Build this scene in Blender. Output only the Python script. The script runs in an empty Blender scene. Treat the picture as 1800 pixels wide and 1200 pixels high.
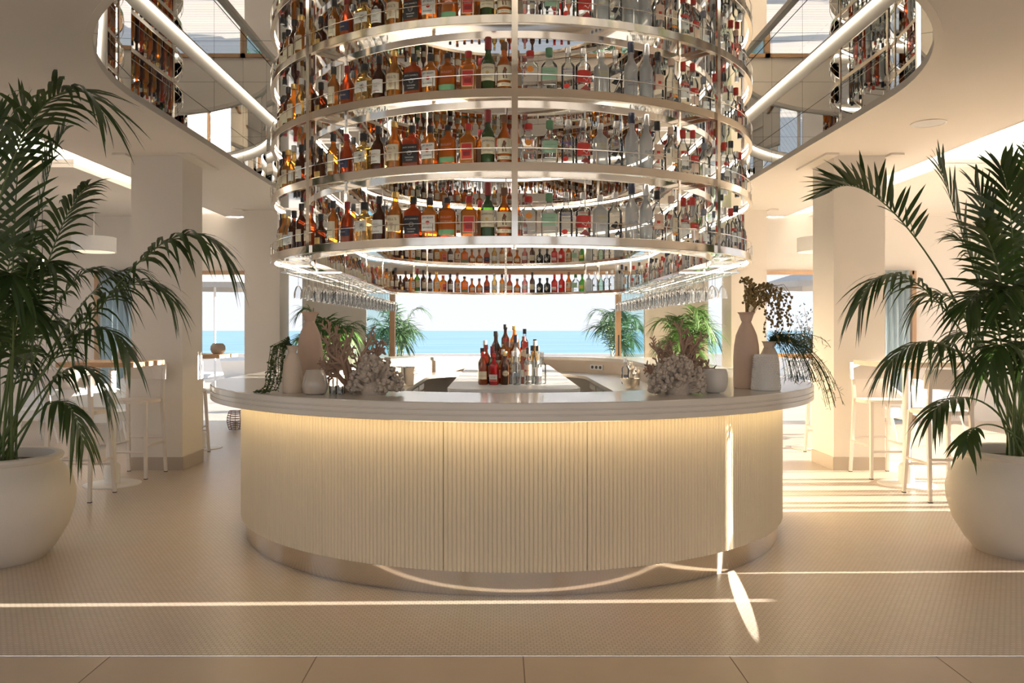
import bpy, math, random
from math import sin, cos, pi, radians, sqrt, atan2
from mathutils import Vector, Matrix
random.seed(7)
SC = bpy.context.scene
COL = SC.collection

# ------------------------------------------------------------------ camera, sky, sun, exposure
F = 1450.0; VX = 879.0; VY = 580.0; CX = -0.086; CZ = 1.5
cam_d = bpy.data.cameras.new('camera'); cam = bpy.data.objects.new('camera', cam_d); COL.objects.link(cam)
cam.location = (CX, 0, CZ); cam.rotation_euler = (pi/2, 0, 0)
cam_d.sensor_width = 36; cam_d.lens = F/1800*36; cam_d.shift_x = (900-VX)/1800; cam_d.shift_y = (VY-600)/1800
cam_d.clip_start = 0.05; cam_d.clip_end = 9000
SC.camera = cam
def W(px, py, d):
    return Vector(((px-VX)*d/F + CX, d, CZ - (py-VY)*d/F))

world = bpy.data.worlds.new('sky'); SC.world = world; world.use_nodes = True
nt = world.node_tree; nt.nodes.clear()
out = nt.nodes.new('ShaderNodeOutputWorld'); bg = nt.nodes.new('ShaderNodeBackground')
geo = nt.nodes.new('ShaderNodeTexCoord'); sep = nt.nodes.new('ShaderNodeSeparateXYZ'); rmp = nt.nodes.new('ShaderNodeValToRGB')
nt.links.new(geo.outputs['Generated'], sep.inputs[0]); nt.links.new(sep.outputs['Z'], rmp.inputs[0])
e = rmp.color_ramp.elements
e[0].position = 0.0; e[0].color = (0.90, 0.93, 0.985, 1)
e[1].position = 0.6; e[1].color = (0.62, 0.78, 1.0, 1)
m_ = e.new(0.14); m_.color = (0.87, 0.91, 0.99, 1)
nt.links.new(rmp.outputs[0], bg.inputs[0]); bg.inputs[1].default_value = 0.44
nt.links.new(bg.outputs[0], out.inputs[0])

SUN_DIR = Vector((-1.0, -0.02, -0.14)).normalized()
sd = bpy.data.lights.new('sun', 'SUN'); sd.energy = 13.5; sd.angle = radians(0.12); sd.color = (1.0, 0.90, 0.76)
so = bpy.data.objects.new('sun', sd); COL.objects.link(so)
so.rotation_euler = SUN_DIR.to_track_quat('-Z', 'Y').to_euler(); so.location = (30, 6, 6)

SC.view_settings.view_transform = 'Standard'; SC.view_settings.look = 'None'
SC.view_settings.gamma = 1.0; SC.view_settings.use_curve_mapping = False
SC.view_settings.exposure = 1.32
cy = SC.cycles
cy.max_bounces = 8; cy.diffuse_bounces = 4; cy.glossy_bounces = 5; cy.transmission_bounces = 4; cy.transparent_max_bounces = 24
cy.caustics_reflective = False; cy.caustics_refractive = False; cy.sample_clamp_indirect = 4.0
cy.use_denoising = True

# ------------------------------------------------------------------ materials
MATS = {}
def nmat(name):
    m = bpy.data.materials.new(name); m.use_nodes = True; MATS[name] = m
    n = m.node_tree.nodes; b = n['Principled BSDF']
    return m, m.node_tree, b
def mat(name, col, rough=0.5, metal=0.0, var=0.06, scale=8.0, bump=0.0, bscale=60.0, spec=None, trans=0.0, coat=0.0):
    m, t, b = nmat(name); N = t.nodes; L = t.links
    tc = N.new('ShaderNodeTexCoord'); no = N.new('ShaderNodeTexNoise'); no.inputs['Scale'].default_value = scale; no.inputs['Detail'].default_value = 3
    L.new(tc.outputs['Object'], no.inputs['Vector'])
    mx = N.new('ShaderNodeMix'); mx.data_type = 'RGBA'
    mx.inputs['A'].default_value = (*[c*(1-var) for c in col], 1); mx.inputs['B'].default_value = (*[min(1, c*(1+var)) for c in col], 1)
    L.new(no.outputs[0], mx.inputs['Factor']); L.new(mx.outputs['Result'], b.inputs['Base Color'])
    b.inputs['Roughness'].default_value = rough; b.inputs['Metallic'].default_value = metal
    if spec is not None: b.inputs['Specular IOR Level'].default_value = spec
    if coat: b.inputs['Coat Weight'].default_value = coat
    if bump:
        n2 = N.new('ShaderNodeTexNoise'); n2.inputs['Scale'].default_value = bscale; L.new(tc.outputs['Object'], n2.inputs['Vector'])
        bp = N.new('ShaderNodeBump'); bp.inputs['Strength'].default_value = bump; bp.inputs['Distance'].default_value = 0.01
        L.new(n2.outputs[0], bp.inputs['Height']); L.new(bp.outputs[0], b.inputs['Normal'])
    if trans:
        tr = N.new('ShaderNodeBsdfTranslucent'); L.new(mx.outputs['Result'], tr.inputs[0])
        ms = N.new('ShaderNodeMixShader'); ms.inputs[0].default_value = trans
        L.new(b.outputs[0], ms.inputs[1]); L.new(tr.outputs[0], ms.inputs[2]); L.new(ms.outputs[0], N['Material Output'].inputs[0])
    return m
def emit(name, col, s):
    m, t, b = nmat(name); t.nodes.remove(b)
    em = t.nodes.new('ShaderNodeEmission'); em.inputs[0].default_value = (*col, 1); em.inputs[1].default_value = s
    t.links.new(em.outputs[0], t.nodes['Material Output'].inputs[0]); return m
def glass(name, col, body=0.0, ior=1.45, rough=0.03, gl=1.0):
    """thin bottle glass: tinted see-through + a share of scattering in the liquid + fresnel gloss"""
    m, t, b = nmat(name); N = t.nodes; L = t.links; N.remove(b)
    tr = N.new('ShaderNodeBsdfTransparent'); tr.inputs[0].default_value = (*col, 1)
    cur = tr.outputs[0]
    if body > 0:
        tl = N.new('ShaderNodeBsdfTranslucent'); tl.inputs[0].default_value = (*col, 1)
        df = N.new('ShaderNodeBsdfDiffuse'); df.inputs[0].default_value = (*col, 1)
        m1 = N.new('ShaderNodeMixShader'); m1.inputs[0].default_value = 0.45
        L.new(tl.outputs[0], m1.inputs[1]); L.new(df.outputs[0], m1.inputs[2])
        m2 = N.new('ShaderNodeMixShader'); m2.inputs[0].default_value = body
        L.new(cur, m2.inputs[1]); L.new(m1.outputs[0], m2.inputs[2]); cur = m2.outputs[0]
    g = N.new('ShaderNodeBsdfGlossy'); g.inputs['Roughness'].default_value = rough; g.inputs[0].default_value = (gl, gl, gl, 1)
    fr = N.new('ShaderNodeFresnel'); fr.inputs[0].default_value = ior
    m3 = N.new('ShaderNodeMixShader'); L.new(fr.outputs[0], m3.inputs[0]); L.new(cur, m3.inputs[1]); L.new(g.outputs[0], m3.inputs[2])
    L.new(m3.outputs[0], N['Material Output'].inputs[0]); return m

mat('plaster', (0.88, 0.83, 0.765), 0.85, var=0.015, scale=2, bump=0.03, bscale=150)
mat('wall_white', (0.89, 0.845, 0.785), 0.8, var=0.02, scale=2)
mat('acoustic', (0.90, 0.88, 0.85), 0.95, var=0.05, scale=220, bump=0.5, bscale=220)
mat('mirror', (0.93, 0.935, 0.93), 0.008, 1.0, var=0.004)
mat('mirror_back', (0.03, 0.03, 0.03), 0.7)
mat('skirting', (0.50, 0.43, 0.36), 0.45, var=0.04)
mat('counter_top', (0.85, 0.785, 0.69), 0.22, var=0.02, scale=3, coat=0.3)
mat('flute', (0.82, 0.71, 0.53), 0.55, var=0.02, scale=3)
mat('plinth', (0.66, 0.60, 0.53), 0.09, 0.9, var=0.03)
mat('steel', (0.86, 0.79, 0.69), 0.12, 1.0, var=0.02)
mat('steel_dull', (0.66, 0.64, 0.60), 0.32, 1.0, var=0.05)
mat('white_paint', (0.88, 0.86, 0.83), 0.4, var=0.02)
mat('stool_paint', (0.80, 0.735, 0.67), 0.5, var=0.02)
mat('oak', (0.50, 0.31, 0.17), 0.5, var=0.25, scale=6)
mat('post_wood', (0.55, 0.36, 0.22), 0.5, var=0.15)
mat('pot', (0.80, 0.745, 0.67), 0.6, var=0.03, scale=3, bump=0.15, bscale=40)
mat('soil', (0.10, 0.065, 0.045), 0.95, var=0.3, scale=60, bump=0.6)
mat('palm', (0.046, 0.088, 0.020), 0.42, var=0.35, scale=5, trans=0.28)
mat('palm_light', (0.09, 0.19, 0.045), 0.45, var=0.35, scale=5, trans=0.35)
mat('palm_sea', (0.07, 0.14, 0.06), 0.45, var=0.3, scale=5, trans=0.3)
mat('palm_stem', (0.13, 0.19, 0.06), 0.5, var=0.3, scale=12)
mat('clay', (0.72, 0.52, 0.385), 0.7, var=0.05, scale=5, bump=0.1)
mat('clay_light', (0.78, 0.635, 0.49), 0.7, var=0.05, scale=5, bump=0.1)
mat('ceramic_white', (0.78, 0.73, 0.66), 0.3, var=0.03, coat=0.2)
mat('ceramic_gloss', (0.60, 0.52, 0.43), 0.15, var=0.03, coat=0.4)
mat('coral', (0.50, 0.335, 0.24), 0.85, var=0.12, scale=30, bump=0.5, bscale=180)
mat('coral_pale', (0.66, 0.55, 0.45), 0.85, var=0.15, scale=40, bump=0.6, bscale=160)
mat('dried', (0.30, 0.20, 0.07), 0.8, var=0.25, scale=20)
mat('trail_green', (0.085, 0.12, 0.035), 0.6, var=0.3, scale=20, trans=0.2)
mat('rattan', (0.26, 0.13, 0.08), 0.7, var=0.2)
mat('fabric_white', (0.82, 0.83, 0.84), 0.9, var=0.03)
mat('umbrella', (0.62, 0.58, 0.54), 0.9, var=0.05, trans=0.3)
mat('grey_vase', (0.42, 0.37, 0.32), 0.5, var=0.08)
mat('shrub', (0.06, 0.085, 0.045), 0.7, var=0.4, scale=20)
mat('bark', (0.20, 0.15, 0.11), 0.9, var=0.3, scale=20)
mat('blue_cloth', (0.13, 0.20, 0.50), 0.85)
mat('soft_dark', (0.06, 0.055, 0.05), 0.5)
mat('curtain', (0.66, 0.76, 0.80), 0.9, var=0.05, trans=0.55)
mat('curtain_beige', (0.82, 0.76, 0.66), 0.9, var=0.04)
mat('stone_tile', (0.60, 0.48, 0.365), 0.38, var=0.10, scale=2.5, bump=0.02)
mat('fascia', (0.88, 0.83, 0.75), 0.7, var=0.015)
mat('grout', (0.30, 0.22, 0.16), 0.9)
emit('led_warm', (1.0, 0.76, 0.42), 5.2)
emit('led_cove', (1.0, 0.90, 0.74), 3.2)
emit('led_rack', (1.0, 0.92, 0.80), 16.0)
emit('led_tray', (1.0, 0.88, 0.74), 270.0)
emit('bulb', (1.0, 0.75, 0.5), 12.0)
glass('shelf_glass', (0.90, 0.95, 0.93), ior=1.5)
glass('window_glass', (0.94, 0.97, 0.97), ior=1.3)
glass('teal_glass', (0.78, 0.89, 0.89), ior=1.4)
glass('clear_cup', (0.985, 0.99, 0.99), 0.10, ior=1.5)

# sea, mosaic floor, decking
def brick_mat(name, c1, c2, mortar, bw, bh, ms, rough, bump, offset=0.5, coord='Object'):
    m, t, b = nmat(name); N = t.nodes; L = t.links
    tc = N.new('ShaderNodeTexCoord'); br = N.new('ShaderNodeTexBrick')
    br.inputs['Scale'].default_value = 1.0; br.inputs['Brick Width'].default_value = bw; br.inputs['Row Height'].default_value = bh
    br.inputs['Mortar Size'].default_value = ms; br.inputs['Mortar Smooth'].default_value = 0.3; br.offset = offset
    br.inputs['Color1'].default_value = (*c1, 1); br.inputs['Color2'].default_value = (*c2, 1); br.inputs['Mortar'].default_value = (*mortar, 1)
    L.new(tc.outputs[coord], br.inputs['Vector'])
    no = N.new('ShaderNodeTexNoise'); no.inputs['Scale'].default_value = 1.3; L.new(tc.outputs[coord], no.inputs['Vector'])
    mx = N.new('ShaderNodeMix'); mx.data_type = 'RGBA'; mx.blend_type = 'MULTIPLY'; mx.inputs['Factor'].default_value = 0.12
    L.new(br.outputs['Color'], mx.inputs['A']); L.new(no.outputs['Color'], mx.inputs['B'])
    L.new(mx.outputs['Result'], b.inputs['Base Color']); b.inputs['Roughness'].default_value = rough
    bp = N.new('ShaderNodeBump'); bp.inputs['Strength'].default_value = bump; bp.inputs['Distance'].default_value = 0.004; bp.invert = True
    L.new(br.outputs['Fac'], bp.inputs['Height']); L.new(bp.outputs[0], b.inputs['Normal'])
    return m
brick_mat('mosaic', (0.73, 0.63, 0.53), (0.68, 0.58, 0.48), (0.50, 0.40, 0.31), 0.030, 0.024, 0.0028, 0.33, 0.5)
brick_mat('deck', (0.62, 0.55, 0.48), (0.56, 0.50, 0.44), (0.25, 0.22, 0.2), 2.4, 0.14, 0.006, 0.5, 0.5)
m, t, b = nmat('sea'); N = t.nodes; L = t.links
tc = N.new('ShaderNodeTexCoord'); mp = N.new('ShaderNodeMapping'); mp.inputs['Scale'].default_value = (0.012, 0.05, 1)
no = N.new('ShaderNodeTexNoise'); no.inputs['Scale'].default_value = 1.0; no.inputs['Detail'].default_value = 4
cr = N.new('ShaderNodeValToRGB'); cr.color_ramp.elements[0].color = (0.17, 0.33, 0.45, 1); cr.color_ramp.elements[0].position = 0.35
cr.color_ramp.elements[1].color = (0.25, 0.42, 0.53, 1); cr.color_ramp.elements[1].position = 0.7
L.new(tc.outputs['Object'], mp.inputs[0]); L.new(mp.outputs[0], no.inputs['Vector']); L.new(no.outputs[0], cr.inputs[0]); L.new(cr.outputs[0], b.inputs['Base Color'])
b.inputs['Roughness'].default_value = 0.6; b.inputs['Specular IOR Level'].default_value = 0.3

# ------------------------------------------------------------------ mesh builder
class MB:
    def __init__(s): s.v = []; s.f = []; s.m = []; s.mats = []
    def mi(s, name):
        if name not in s.mats: s.mats.append(name)
        return s.mats.index(name)
    def add(s, v, f, m=None):
        o = len(s.v); s.v += [tuple(p) for p in v]; s.f += [tuple(i+o for i in q) for q in f]
        k = s.mi(m) if m else 0
        s.m += [k]*len(f); return s
    def box(s, c, d, rz=0.0, m=None):
        x, y, z = d[0]/2, d[1]/2, d[2]/2; ca, sa = cos(rz), sin(rz)
        P = [(-x,-y,-z),(x,-y,-z),(x,y,-z),(-x,y,-z),(-x,-y,z),(x,-y,z),(x,y,z),(-x,y,z)]
        return s.add([(c[0]+a*ca-b_*sa, c[1]+a*sa+b_*ca, c[2]+q) for a, b_, q in P],
                     [(0,3,2,1),(4,5,6,7),(0,1,5,4),(1,2,6,5),(2,3,7,6),(3,0,4,7)], m)
    def hexa(s, P, m=None):   # 8 points: bottom 4 ccw, top 4
        return s.add(P, [(0,3,2,1),(4,5,6,7),(0,1,5,4),(1,2,6,5),(2,3,7,6),(3,0,4,7)], m)
    def lathe(s, prof, n=20, c=(0,0,0), m=None, ex=2.0, dr=1.0, cap=True):
        """prof: (r,z) from bottom to top; ex: superellipse exponent; dr: depth ratio"""
        V = []; Fs = []
        for r, z in prof:
            for i in range(n):
                a = 2*pi*i/n; ca, sa = cos(a), sin(a)
                k = (abs(ca)**ex + abs(sa)**ex)**(-1/ex) if ex != 2 else 1
                V.append((c[0]+r*k*ca, c[1]+r*k*sa*dr, c[2]+z))
        for j in range(len(prof)-1):
            for i in range(n):
                i2 = (i+1) % n
                Fs.append((j*n+i, j*n+i2, (j+1)*n+i2, (j+1)*n+i))
        if cap:
            if prof[0][0] > 1e-5: Fs.append(tuple(range(n-1, -1, -1)))
            if prof[-1][0] > 1e-5: Fs.append(tuple(range((len(prof)-1)*n, len(prof)*n)))
        return s.add(V, Fs, m)
    def tube(s, pts, rad, n=6, m=None, flat=1.0, closed=False):
        pts = [Vector(p) for p in pts]; K = len(pts); V = []; Fs = []
        if not hasattr(rad, '__len__'): rad = [rad]*K
        up = Vector((0.123, 0.31, 0.94))
        for k in range(K):
            a = pts[(k-1) % K] if closed else pts[max(0, k-1)]; b_ = pts[(k+1) % K] if closed else pts[min(K-1, k+1)]
            t = (b_-a); t = t.normalized() if t.length > 1e-9 else Vector((0,0,1))
            u = up - t*up.dot(t)
            if u.length < 1e-3: u = Vector((1,0,0)) - t*t.x
            u.normalize(); w = t.cross(u); up = u
            for i in range(n):
                q = 2*pi*i/n
                V.append(pts[k] + u*(rad[k]*cos(q)) + w*(rad[k]*sin(q)*flat))
        for k in range(K if closed else K-1):
            k2 = (k+1) % K
            for i in range(n):
                i2 = (i+1) % n; Fs.append((k*n+i, k*n+i2, k2*n+i2, k2*n+i))
        if not closed: Fs.append(tuple(range(n-1,-1,-1))); Fs.append(tuple(range((K-1)*n, K*n)))
        return s.add(V, Fs, m)
    def ball(s, c, r, m=None, n=6, k=4, sq=(1,1,1)):
        V = [(c[0], c[1], c[2]-r*sq[2])]; Fs = []
        for j in range(1, k):
            th = -pi/2 + pi*j/k
            for i in range(n):
                a = 2*pi*i/n; V.append((c[0]+r*cos(th)*cos(a)*sq[0], c[1]+r*cos(th)*sin(a)*sq[1], c[2]+r*sin(th)*sq[2]))
        V.append((c[0], c[1], c[2]+r*sq[2])); T = len(V)-1
        for i in range(n):
            i2 = (i+1) % n; Fs.append((0, 1+i2, 1+i)); Fs.append((T, 1+(k-2)*n+i, 1+(k-2)*n+i2))
            for j in range(k-2): Fs.append((1+j*n+i, 1+j*n+i2, 1+(j+1)*n+i2, 1+(j+1)*n+i))
        return s.add(V, Fs, m)
    def mesh(s, name, smooth=True, angle=38):
        me = bpy.data.meshes.new(name); me.from_pydata(s.v, [], s.f)
        for q in s.mats: me.materials.append(MATS[q])
        me.polygons.foreach_set('material_index', s.m)
        if smooth:
            me.shade_smooth(); me.set_sharp_from_angle(angle=radians(angle))
        me.update(); return me
def obj(name, mb, m=None, parent=None, smooth=True, angle=38):
    if isinstance(mb, MB):
        if m and not mb.mats: mb.mats = [m]
        me = mb.mesh(name, smooth, angle)
    else: me = mb
    o = bpy.data.objects.new(name, me); COL.objects.link(o)
    if parent: o.parent = parent
    return o
def inst(name, me, parent=None, loc=(0,0,0), rz=0.0, rot=None, scale=None):
    o = bpy.data.objects.new(name, me); COL.objects.link(o)
    o.location = loc; o.rotation_euler = rot if rot else (0, 0, rz)
    if scale: o.scale = scale
    if parent: o.parent = parent
    return o
def empty(name, loc=(0,0,0), rz=0.0):
    o = bpy.data.objects.new(name, None); COL.objects.link(o); o.location = loc; o.rotation_euler = (0,0,rz); o.empty_display_size = 0.1
    return o
def tag(o, label, cat, group=None):
    o['label'] = label; o['category'] = cat
    if group: o['group'] = group
    return o
def struct(o, label=None):
    o['kind'] = 'structure'
    if label: o['label'] = label
    return o
def copy_tree(o, parent=None):
    c = o.copy(); COL.objects.link(c)
    if parent: c.parent = parent
    for ch in o.children: copy_tree(ch, c)
    return c

# ------------------------------------------------------------------ the racetrack plan shared by bar, rack and ceiling opening
C0, C1 = 6.71, 10.60
def sp(r, phi):            # front arc: phi -90..90 (0 = towards the entrance); back arc: phi beyond
    return (r*sin(phi), C0 - r*cos(phi))
def path(r, n=40):
    P = [sp(r, -pi/2 + pi*i/n) for i in range(n+1)]
    P += [(r*cos(pi*i/n), C1 + r*sin(pi*i/n)) for i in range(n+1)]
    return P
def ring(prof, n=40, m=None, mb=None):
    """sweep a closed (r,z) profile right round the racetrack"""
    mb = mb or MB(); K = len(prof); T = 2*(n+1); V = []; Fs = []
    Ps = [path(r, n) for r, z in prof]
    for t in range(T):
        for k in range(K): V.append((*Ps[k][t], prof[k][1]))
    for t in range(T):
        t2 = (t+1) % T
        for k in range(K):
            k2 = (k+1) % K; Fs.append((t*K+k, t2*K+k, t2*K+k2, t*K+k2))
    return mb.add(V, Fs, m)
def rect(r0, r1, z0, z1): return [(r0,z0),(r0,z1),(r1,z1),(r1,z0)]   # inner/outer

# ------------------------------------------------------------------ SETTING: floor
HX = 9.0; YB = 13.6; YF = -2.6; HC = 3.37; HM = 4.23; RO = 3.05
floor = struct(empty('floor'))
fm = MB(); fm.add([(-HX,3.8,0),(HX,3.8,0),(HX,YB,0),(-HX,YB,0)], [(0,1,2,3)]); obj('mosaic', fm, 'mosaic', floor)
fb = MB(); fb.box((0,(3.8+YF)/2,-0.0215),(2*HX,3.8-YF,0.04)); obj('bedding', fb, 'grout', floor)
tm = MB(); tm.box((0,0,-0.006),(0.944,1.894,0.012)); tme = tm.mesh('floor_tile', False); tme.materials.append(MATS['stone_tile'])
for i in range(-9, 9):
    for j in range(3):
        inst('floor_tile', tme, floor, (0.02+0.475+0.95*i, 3.8-0.95-1.9*j, random.uniform(-0.0008, 0.0)))

# ------------------------------------------------------------------ ceiling: soffit with racetrack opening, mirrors, cove
ceiling = struct(empty('ceiling'))
XS = 4.6
def soffit():
    mb = MB(); n = 48; P = path(RO, n)
    V = []; Fs = []
    for x, y in P:
        if abs(x) < 1e-6: x = 1e-6
        # outer point on the rectangle
        if y <= C0: dx, dy = x, y-C0
        elif y >= C1: dx, dy = x, y-C1
        else: dx, dy = x, 0
        cyy = min(max(y, C0), C1)
        ks = []
        if abs(dx) > 1e-9: ks.append(XS/abs(dx))
        if dy < -1e-6: ks.append((cyy-YF)/-dy)
        if dy > 1e-6: ks.append((YB-0.02-cyy)/dy)
        k = min(ks)
        V.append((x, y, HC)); V.append((dx*k, cyy+dy*k, HC))
    T = len(P)
    for t in range(T):
        t2 = (t+1) % T; Fs.append((2*t, 2*t+1, 2*t2+1, 2*t2))
    # rectangle corners
    o = len(V)
    mb.add(V, Fs)
    for sx in (-1, 1):
        for yy in (YF, YB-0.02):
            cand = [i for i in range(1, len(V), 2) if V[i][0]*sx > 0]
            c = (sx*XS, yy, HC)
            near = sorted(cand, key=lambda i: (V[i][0]-c[0])**2+(V[i][1]-c[1])**2)
            a = [i for i in near if abs(V[i][0]-c[0]) < 1e-4][0]; b_ = [i for i in near if abs(V[i][1]-yy) < 1e-4]
            if b_: mb.add([V[a], V[b_[0]], c], [(0,1,2)])
    mb.box((-XS-0.0, (YF+YB)/2, HC+0.06), (0.02, YB-YF, 0.12)); mb.box((XS, (YF+YB)/2, HC+0.06), (0.02, YB-YF, 0.12))
    return mb
obj('soffit', soffit(), 'plaster', ceiling, smooth=False)
ring_lip = ring(rect(RO-0.001, RO+0.05, HC-0.004, HC+0.055), 48); obj('lip', ring_lip, 'fascia', ceiling)
corn = ring([(RO-0.02, HM),(RO+0.035, HM-0.10),(RO+0.07, HM-0.10),(RO+0.07, HM)], 48); obj('cornice', corn, 'fascia', ceiling)
obj('cove_strip', ring(rect(RO-0.038, RO-0.021, HM-0.014, HM-0.001), 48), 'led_cove', ceiling)
# fascia mirrors between lip and cornice
def fascia_panel(p, q):
    d = Vector((q[0]-p[0], q[1]-p[1], 0)); L_ = d.length-0.006; c = ((p[0]+q[0])/2, (p[1]+q[1])/2, (HC+0.05+HM-0.10)/2)
    mb = MB(); mb.box((0,0,0), (L_, 0.008, HM-0.10-HC-0.055)); o = obj('fascia_mirror', mb, 'mirror', ceiling, smooth=False)
    o.location = c; o.rotation_euler = (0,0,atan2(d.y, d.x))
RM = RO+0.04
for sx in (-1, 1):
    ny = 4
    for i in range(ny):
        a = C0+(C1-C0)*i/ny; b_ = C0+(C1-C0)*(i+1)/ny; fascia_panel((sx*RM, a), (sx*RM, b_))
na = 20
for i in range(na):
    a = -pi/2+pi*i/na; b_ = -pi/2+pi*(i+1)/na
    fascia_panel(sp(RM, a), sp(RM, b_))
    fascia_panel((RM*cos(pi*i/na), C1+RM*sin(pi*i/na)), (RM*cos(pi*(i+1)/na), C1+RM*sin(pi*(i+1)/na)))
obj('fascia_backing', ring(rect(RM+0.012, RM+0.03, HC+0.03, HM+0.02)), 'mirror_back', ceiling)
# mirror tiles of the recessed ceiling
TX, TY = 1.228, 1.29
tb = MB(); tb.box((0,0,0.004),(TX-0.009, TY-0.009, 0.008)); tbm = tb.mesh('mirror_tile', False); tbm.materials.append(MATS['mirror'])
for i in range(-3, 3):
    for j in range(9):
        y0 = 5.21-1.29*2 + TY*j
        if y0 + TY < 3.4: continue
        inst('mirror_tile', tbm, ceiling, ((i+0.5)*TX, y0+TY/2, HM))
bk = MB(); bk.box((0, 8.6, HM+0.03), (7.6, 12.4, 0.02)); obj('mirror_backing', bk, 'mirror_back', ceiling)
# raised side trays with hidden light strips
for sx in (-1, 1):
    tr_ = MB(); tr_.box((sx*(XS+HX+0.4)/2, (YF+YB)/2, 3.70), (HX-XS+0.6, YB-YF, 0.03)); obj('tray', tr_, 'acoustic', ceiling)
    ls = MB(); ls.box((sx*(XS-0.22), 8.2, HC+0.08), (0.05, 10.6, 0.02)); obj('tray_strip', ls, 'led_tray', ceiling)
    bl = MB(); bl.box((sx*(XS-0.28), (YF+YB)/2, HC+0.17), (0.02, YB-YF, 0.33)); obj('tray_upstand', bl, 'fascia', ceiling)
    # a lower ceiling slab over the far lounge, lit along its leading edge
    sl = MB(); sl.box((sx*(XS+HX)/2+sx*0.2, (9.5+YB)/2, 3.40), (HX-XS-0.4, YB-9.5, 0.05)); sl.box((sx*(XS+HX)/2+sx*0.2, 9.51, 3.445), (HX-XS-0.4, 0.02, 0.05)); obj('lower_slab', sl, 'plaster', ceiling, smooth=False)
    l2 = MB(); l2.box((sx*(XS+HX)/2+sx*0.2, 9.62, 3.44), (HX-XS-0.8, 0.05, 0.02)); obj('slab_strip', l2, 'led_tray', ceiling)
# round loudspeakers set in the soffit
for (px, py) in ((130, 212), (1632, 216)):
    d = F*(HC-CZ)/(VY-py); p = W(px, py, d)
    r_ = empty('ceiling_speaker', (p.x, p.y, HC))
    a = MB(); a.lathe([(0.15,-0.002),(0.15,-0.008),(0.135,-0.012),(0.13,-0.008)], 32, cap=False); obj('rim', a, 'white_paint', r_)
    a = MB(); a.lathe([(0.001,-0.010),(0.06,-0.010),(0.13,-0.007)], 32, cap=False); obj('grille', a, 'fabric_white', r_)
    tag(r_, 'round white speaker grille set flush in the soffit above the %s table' % ('amber bottle side' if px < 900 else 'clear bottle side'), 'speaker')

# ------------------------------------------------------------------ walls
def wall(name, origin, ux, length, z0, z1, holes, thick=0.14, m='wall_white'):
    """vertical wall along direction ux from origin, holes (a0,a1,b0,b1) cut out by cell grid"""
    A = sorted({0, length, *[h[0] for h in holes], *[h[1] for h in holes]}); B = sorted({z0, z1, *[h[2] for h in holes], *[h[3] for h in holes]})
    mb = MB(); ux = Vector(ux); rz = atan2(ux.y, ux.x)
    for i in range(len(A)-1):
        run = None
        for j in range(len(B)-1):
            a, b_ = (A[i]+A[i+1])/2, (B[j]+B[j+1])/2
            solid = not any(h[0] < a < h[1] and h[2] < b_ < h[3] for h in holes)
            if solid: run = (run[0], B[j+1]) if run else (B[j], B[j+1])
            if (not solid or j == len(B)-2) and run:
                c = Vector(origin)+ux*a
                mb.box((c.x, c.y, (run[0]+run[1])/2), (A[i+1]-A[i], thick, run[1]-run[0]), rz); run = None
    return struct(obj(name, mb, m, smooth=False))
ZH = 2.475
# back wall towards the sea
bh = [(HX-6.72, HX-3.30, 0.0, ZH), (HX-2.33, HX+2.33, 0.0, ZH), (HX+3.30, HX+6.72, 0.0, ZH)]
wall('wall_back', (-HX, YB+0.07, 0), (1,0,0), 2*HX, 0, 3.75, bh)
# side walls with wide terrace openings
wall('wall_left', (-HX, YF, 0), (0,1,0), YB-YF, 0, 3.75, [(5.0, 7.6, 0.2, 2.6), (8.4, 11.2, 0.2, 2.6), (12.0, 14.6, 0.2, 2.6)])
# the sunny side: a shuttered front part with narrow gaps, then a wide window with upright slats
rh = [(4.545-YF+0.16, 4.60-YF+0.16, 1.06, 1.74), (5.075-YF+0.155, 5.11-YF+0.155, 0.45, 2.22), (6.95-YF, 13.2-YF, 0.25, 3.05)]
wall('wall_right', (HX, YF, 0), (0,1,0), YB-YF, 0, 3.75, rh, thick=0.04)
wb = struct(empty('window_4', (HX, 10.0, 0)))
for y in (7.10, 7.28, 7.62, 7.80, 8.20, 8.40, 9.6, 10.8, 12.0):
    a = MB(); a.box((0, y-10.0, 1.65), (0.05, 0.10 if y < 8.5 else 0.05, 2.8)); obj('mullion', a, 'post_wood', wb)
# entrance wall behind the viewer
wall('wall_front', (-HX, YF-0.03, 0), (1,0,0), 2*HX, 0, 3.75, [(HX-8.4, HX-2.9, 0.25, 3.2), (HX-2.4, HX+2.4, 0.0, 3.2), (HX+2.9, HX+8.4, 0.25, 3.2)], thick=0.06)
wf = struct(empty('window_5', (0, YF-0.03, 0)))
for x in (-6.6, -4.8, -1.2, 0.0, 1.2, 4.8, 6.6):
    a = MB(); a.box((x, 0, 1.7), (0.05, 0.05, 3.0)); obj('mullion', a, 'post_wood', wf)

# pillars
def pillar(cx, y0, w=0.55, dpt=0.59):
    r_ = struct(empty('pillar', (cx, y0+dpt/2, 0)))
    a = MB(); a.box((0,0,HC/2), (w, dpt, HC)); obj('shaft', a, 'plaster', r_, smooth=False)
    a = MB(); a.box((0,0,0.07), (w+0.024, dpt+0.024, 0.14)); obj('skirting', a, 'skirting', r_, smooth=False)
    for s_ in (-1, 1):
        a = MB(); a.box((s_*(w/2+0.07),0,HC-0.012), (0.14, dpt+0.28, 0.02)); obj('head_rim', a, 'fascia', r_, smooth=False)
for sx in (-1, 1):
    pillar(sx*3.765, 8.84); pillar(sx*3.795, 12.86, 0.55, 0.55)
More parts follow.
